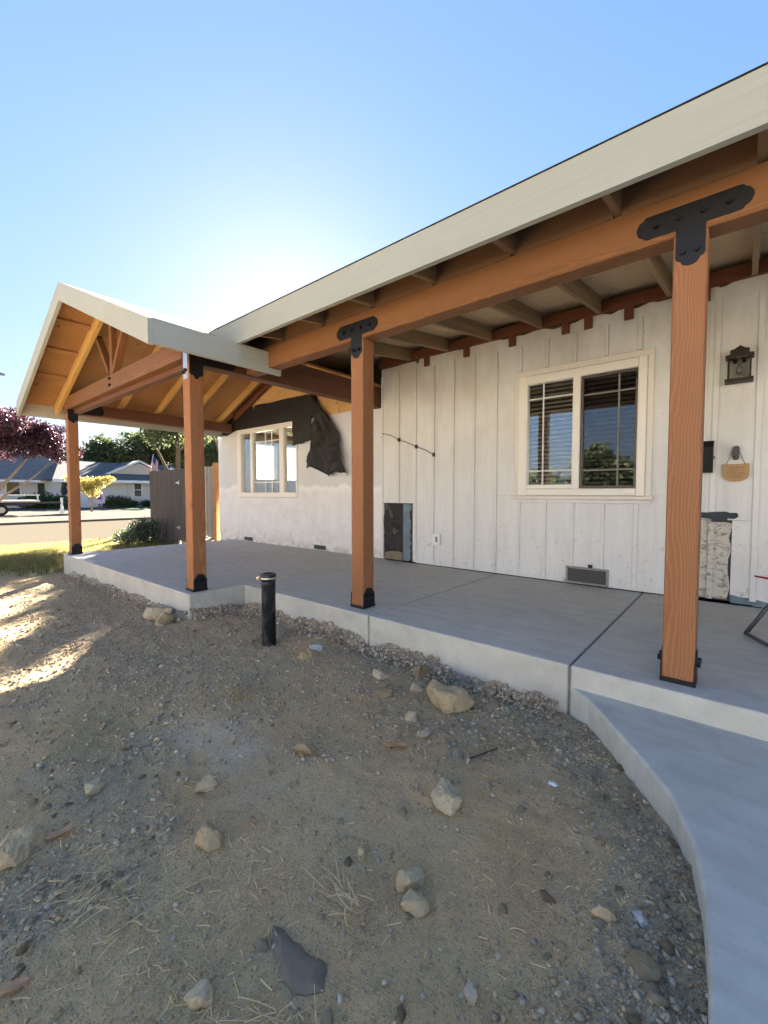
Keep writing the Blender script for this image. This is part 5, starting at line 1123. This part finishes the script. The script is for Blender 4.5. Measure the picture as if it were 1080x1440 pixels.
# ------------------------------------------------------------------ fence
fn = thing('wooden_fence', (-11, 5.06, -.3), 'weathered grey board fence and gate joining the stucco wall', 'fence'); random.seed(12)
x = -12.95
while x < -9.36:
    wd = random.uniform(.125, .15); g = random.uniform(.006, .018); lt = x > -10.25
    box('board', (x, 5.04 + random.uniform(-.006, .006), (-.22 if not lt else -.02) + random.uniform(-.02, .01)), (min(x + wd, -9.35), 5.06 + random.uniform(-.004, .004), 1.63 + (x + 12.95) * .0 + random.uniform(-.015, .015)), M['fence_l' if lt else 'fence'], fn, .002); x += wd + g
for z in (.2, 1.3): box('rail', (-12.95, 5.07, z), (-9.25, 5.11, z + .09), M['fence'], fn)
box('kickboard', (-12.9, 5.03, -.40), (-11.2, 5.07, -.2), M['fence'], fn)
for xx in (-12.9, -11.15): box('fence_post', (xx - .045, 5.112, -.4), (xx + .045, 5.2, 1.6), M['fence'], fn)
box('end_post', (-9.34, 5.0, -.3), (-9.2, 5.1, 1.70), M['gsheath'], fn)
for z in (.12, 1.28):
    h_ = prism('hinge', [(-11.28, z - .01), (-11.12, z - .03), (-11.12, z + .03), (-11.28, z + .01)], 1, 5.022, 5.03, M['galv'], fn); box('pin', (-11.115, 5.018, z - .05), (-11.095, 5.034, z + .05), M['galv'], h_)

# ------------------------------------------------------------------ neighbouring houses (front walls face +X)
def nwin(parent, x, y0, y1, z0, z1, bars=1, mat='nwhite'):
    f = mk('window', *boxvf((x - .02, y0, z0), (x + .03, y1, z1)), M['nglass'], parent)
    for lo, hi in (((x - .01, y0 - .08, z0 - .08), (x + .07, y1 + .08, z0)), ((x - .01, y0 - .08, z1), (x + .07, y1 + .08, z1 + .08)), ((x - .01, y0 - .08, z0), (x + .07, y0, z1)), ((x - .01, y1, z0), (x + .07, y1 + .08, z1))): mk('frame', *boxvf(lo, hi), M[mat], f)
    for k in range(bars): z = z0 + (z1 - z0) * (k + 1) / (bars + 1); mk('bar', *boxvf((x + .0301, y0, z - .03), (x + .05, y1, z + .03)), M[mat], f)
NB = thing('neighbour_house', (-48, 17, -.3), 'white single storey house with blue grey roof, front gable and flag', 'house'); gz = -.3
xf = -45.0
mk('wall', *boxvf((xf - 12, 10.2, gz), (xf, 24, 2.15)), M['nwall'], NB)
mk('roof', *((lambda v: (v, [(0, 1, 2, 3), (4, 5, 6, 7), (0, 3, 7, 4), (1, 5, 6, 2), (0, 4, 5, 1), (3, 2, 6, 7)]))([(xf + .6, 9.6, 2.0), (xf + .6, 24.4, 2.0), (xf - 5.5, 22, 4.05), (xf - 5.5, 11.5, 4.05), (xf + .6, 9.6, 2.2), (xf + .6, 24.4, 2.2), (xf - 5.5, 22, 4.2), (xf - 5.5, 11.5, 4.2)])), M['nroofb'], NB)
mk('eave_board', *boxvf((xf + .6, 9.6, 1.98), (xf + .66, 24.4, 2.24)), M['nwhite'], NB)
mk('roof', [(xf - 5.5, 11.5, 4.2), (xf - 5.5, 22, 4.2), (xf - 12, 24, 2.1), (xf - 12, 10, 2.1), (xf + .6, 9.6, 2.2), (xf + .6, 24.4, 2.2)], [(0, 3, 2, 1), (0, 4, 3), (1, 2, 5)], M['nroofb'], NB)
gx = xf - 1.6
prism('gable_wall', [(13.6, 2.5), (20.6, 2.5), (17.2, 4.05)], 0, gx - .1, gx, M['nwall2'], NB)
for a, b in (((13.2, 2.35), (17.2, 4.25)), ((20.95, 2.4), (17.2, 4.25))): beam('barge_board', (gx + .12, a[0], a[1]), (gx + .12, b[0], b[1]), .08, .2, M['nwhite'], NB, (0, 0, 1), .005)
mk('roof', [(gx + .2, 13.0, 2.35), (gx + .2, 17.2, 4.33), (gx - 5, 17.2, 4.33), (gx - 5, 13.0, 2.35), (gx + .2, 21.2, 2.35), (gx - 5, 21.2, 2.35)], [(0, 1, 2, 3), (1, 4, 5, 2)], M['nroofb'], NB)
for y in (16.1, 18.3): nwin(NB, xf, y, y + .62, .72, 1.98, 1)
mk('garage_door', *boxvf((xf + .0, 11.0, gz), (xf + .05, 13.0, 1.75)), M['nwhite'], NB); mk('downpipe', *boxvf((xf + .01, 13.3, gz), (xf + .1, 13.4, 2.0)), M['nwhite'], NB); mk('wall_seam', *boxvf((xf, 16.0 - .5, gz), (xf + .03, 15.56, 1.9)), M['nwall2'], NB)
NA = thing('neighbour_house', (-52, 6, -.3), 'low cream house with wide grey shingle roof behind the purple tree', 'house'); xa = -50.0
mk('wall', *boxvf((xa - 10, -6, gz), (xa, 11.0, 2.3)), M['nwall'], NA)
mk('roof', [(xa + .7, -7, 2.2), (xa + .7, 11.5, 2.2), (xa - 5, 9.0, 5.0), (xa - 5, -7, 5.0), (xa - 11, 11.5, 2.2), (xa - 11, -7, 2.2), (xa - 4, 14.5, 4.6), (xa - 9, 14.5, 4.2)], [(0, 1, 2, 3), (3, 2, 4, 5), (1, 6, 2), (6, 7, 4, 2)], M['nroof'], NA)
mk('eave_board', *boxvf((xa + .7, -7, 2.02), (xa + .78, 11.5, 2.22)), M['nwhite'], NA)
nwin(NA, xa, 6.0, 6.9, .9, 2.0, 0); nwin(NA, xa, 7.5, 8.4, .9, 2.0, 0); nwin(NA, xa, 3.0, 4.2, .9, 2.0, 0)
mk('front_door', *boxvf((xa + .0, 4.7, gz), (xa + .06, 5.5, 1.95)), M['ndoor'], NA); mk('side_door', *boxvf((xa, 9.7, gz), (xa + .06, 10.6, 1.95)), M['ndoor'], NA)
mk('chimney_box', *boxvf((xa - 3, 10.4, 2.5), (xa - 2.4, 10.9, 3.3)), M['nwhite'], NA); mk('chimney_box', *boxvf((xa - 3.2, 11.4, 2.6), (xa - 2.6, 11.9, 3.5)), M['nwhite'], NA)
wl = mk('wall_ornament', *tube_vf([(xf + .05, 10.35, 1.0), (xf + .05, 10.55, 1.1), (xf + .05, 10.5, 1.6), (xf + .05, 10.6, 1.9)], [.2, .26, .16, .2], 8), M['black'], NB)
# flag
fg = thing('flag', (gx + .3, 18.9, 3.2), 'small striped flag on an angled pole at the neighbour gable', 'flag'); fx = gx + .5
beam('pole', (fx - .3, 18.1, 2.6), (fx, 18.35, 5.0), .035, .035, M['nwhite'], fg)
def flagpt(u, v): return (fx + .06 * math.sin(u * 5 + v * 3) + .0, 18.35 - .42 * v + .55 * u + .18 * v, 4.9 - 1.7 * v - .75 * u - .05 * math.sin(v * 6))
for k in range(13):
    v = []; f = []
    for i in range(9):
        u0, u1 = k / 13, (k + 1) / 13; q = i / 8
        v += [flagpt(u0 * .95, q), flagpt(u1 * .95, q)]
    lo = 3 if k < 7 else 0
    mk('stripe', v, [(2 * i, 2 * i + 1, 2 * i + 3, 2 * i + 2) for i in range(lo, 8)], M['fred' if k % 2 == 0 else 'fwhite'], fg)
v = []
for i in range(4):
    for j in range(4): v.append(flagpt(7 / 13 * .95 * j / 3, 3 / 8 * i / 3))
mk('canton', v, [(i * 4 + j, i * 4 + j + 1, (i + 1) * 4 + j + 1, (i + 1) * 4 + j) for i in range(3) for j in range(3)], M['fblue'], fg)
# unseen houses added behind the viewer to bounce light onto the porch (fronts face +Y, in the sun)
def reflector_house(x0, x1, yf, h, mat, roof, label, rh):
    t = thing('reflector_house', ((x0 + x1) / 2, yf, -.35), label, 'house'); y1 = yf - 9
    mk('wall', *boxvf((x0, y1, -.35), (x1, yf, h)), M[mat], t)
    prism('gable_wall', [(y1, h), (yf, h), ((yf + y1) / 2, h + rh)], 0, x0 + .02, x0 + .2, M[mat], t); prism('gable_wall', [(y1, h), (yf, h), ((yf + y1) / 2, h + rh)], 0, x1 - .2, x1 - .02, M[mat], t)
    ym = (yf + y1) / 2; k = rh / (yf - ym)
    for s in (1, -1):
        ye = ym + s * (yf - ym + .6); ze = h - .6 * k
        prism('roof', [(ym, h + rh), (ye, ze), (ye, ze + .14), (ym, h + rh + .16)], 0, x0 - .5, x1 + .5, M[roof], t)
    w_ = x1 - x0
    for lv in range(int(h // 2.6)):
        for q in ((.18, .5, .82) if lv else (.18, .82)):
            cx = x0 + w_ * q; z0 = .75 + 2.7 * lv; f = mk('window', *boxvf((cx - .75, yf - .03, z0), (cx + .75, yf + .012, z0 + 1.15)), M['nglass'], t)
            for lo, hi in (((cx - .85, yf - .02, z0 - .1), (cx + .85, yf + .06, z0)), ((cx - .85, yf - .02, z0 + 1.15), (cx + .85, yf + .06, z0 + 1.25)), ((cx - .85, yf - .02, z0), (cx - .75, yf + .06, z0 + 1.15)), ((cx + .75, yf - .02, z0), (cx + .85, yf + .06, z0 + 1.15)), ((cx - .03, yf + .013, z0), (cx + .03, yf + .04, z0 + 1.15))): mk('frame', *boxvf(lo, hi), M['nwhite'], f)
    d = mk('front_door', *boxvf((x0 + w_ * .5 - .5, yf - .02, -.2), (x0 + w_ * .5 + .5, yf + .03, 1.9)), M['ndoor'], t); mk('handle', *boxvf((x0 + w_ * .5 + .35, yf + .031, .8), (x0 + w_ * .5 + .4, yf + .07, .95)), M['galv'], d)
reflector_house(-2.5, 11.5, -17.5, 5.6, 'nwall3', 'nroof', 'cream two storey house added behind the viewer to bounce sun onto the porch', 1.6)
reflector_house(14.5, 27, -18, 3.0, 'nwall3', 'nroofb', 'low cream house added at far right behind the viewer to bounce sun', 2.0)
reflector_house(-29, -16.5, -18, 5.4, 'nwall3', 'nroof', 'pale two storey corner house added at left behind the viewer to bounce sun', 1.6)
# yard sign
ys_ = thing('yard_sign', (-41.5, 12.0, -.27), 'small pinkish yard sign with purple mark near the neighbour driveway', 'sign'); mk('board', *boxvf((-41.52, 11.75, .15), (-41.48, 12.55, 1.15)), M['pink'], ys_); mk('mark', *boxvf((-41.479, 12.0, .5), (-41.47, 12.3, .85)), M['purple'], ys_); mk('stake', *boxvf((-41.515, 12.1, -.3), (-41.485, 12.15, .15)), M['greytube'], ys_)
# trailer
tr = thing('flat_trailer', (-31, 2.4, -.25), 'low flatbed trailer with white rails parked on the driveway', 'trailer'); bx = -33.0
mk('deck', *boxvf((bx - 1.0, -1.5, .50), (bx + 1.0, 6.3, .60)), M['trailer'], tr); mk('chassis', *boxvf((bx - .8, -1.4, .30), (bx + .8, 6.0, .49)), M['trdark'], tr)
for yv in (0, 1.5, 3.0, 4.5, 6.2): mk('rail_post', *boxvf((bx + .95, yv - .03, .601), (bx + 1.0, yv + .03, .88)), M['nwhite'], tr)
mk('side_rail', *boxvf((bx + .94, -1.5, .881), (bx + 1.01, 6.3, .94)), M['nwhite'], tr); mk('side_rail', *boxvf((bx - 1.01, -1.5, .881), (bx - .94, 6.3, .94)), M['nwhite'], tr)
for yv in (3.7, 4.55):
    tw = mk('wheel', *tube_vf([(bx + .8, yv, .06), (bx + 1.0, yv, .06)], .31, 18), M['tyre'], tr); mk('rim', *tube_vf([(bx + 1.001, yv, .06), (bx + 1.02, yv, .06)], .17, 12), M['trailer'], tw)
mk('drawbar', *merge([tube_vf([(bx - .8, 6.3, .42), (bx + .2, 7.9, .42)], .05, 6), tube_vf([(bx + .8, 6.3, .42), (bx + .2, 7.9, .42)], .05, 6)]), M['trdark'], tr); mk('jack', *tube_vf([(bx + .35, 7.5, -.22), (bx + .35, 7.5, .75)], .07, 8), M['nwhite'], tr); mk('jack_wheel', *tube_vf([(bx + .3, 7.5, -.1), (bx + .4, 7.5, -.1)], .15, 12), M['nwhite'], tr)
# street lamp at the far left
sp = thing('street_lamp', (-39.7, 3.2, -.4), 'grey cobra head street lamp above the purple tree', 'street lamp'); lathe('pole', [(.11, 0), (.06, 9.2)], (-39.7, 3.2, -.4), M['hair'], sp, 10)
tube('arm', [(-39.7, 3.2, 8.75), (-39.7, 4.2, 9.15), (-39.7, 5.3, 9.3)], .05, M['hair'], sp, 8); mk('lamp_head', *tube_vf([(-39.7, 5.2, 9.3), (-39.7, 5.5, 9.33), (-39.7, 6.1, 9.28)], [.08, .17, .07], 10), M['hair'], sp)
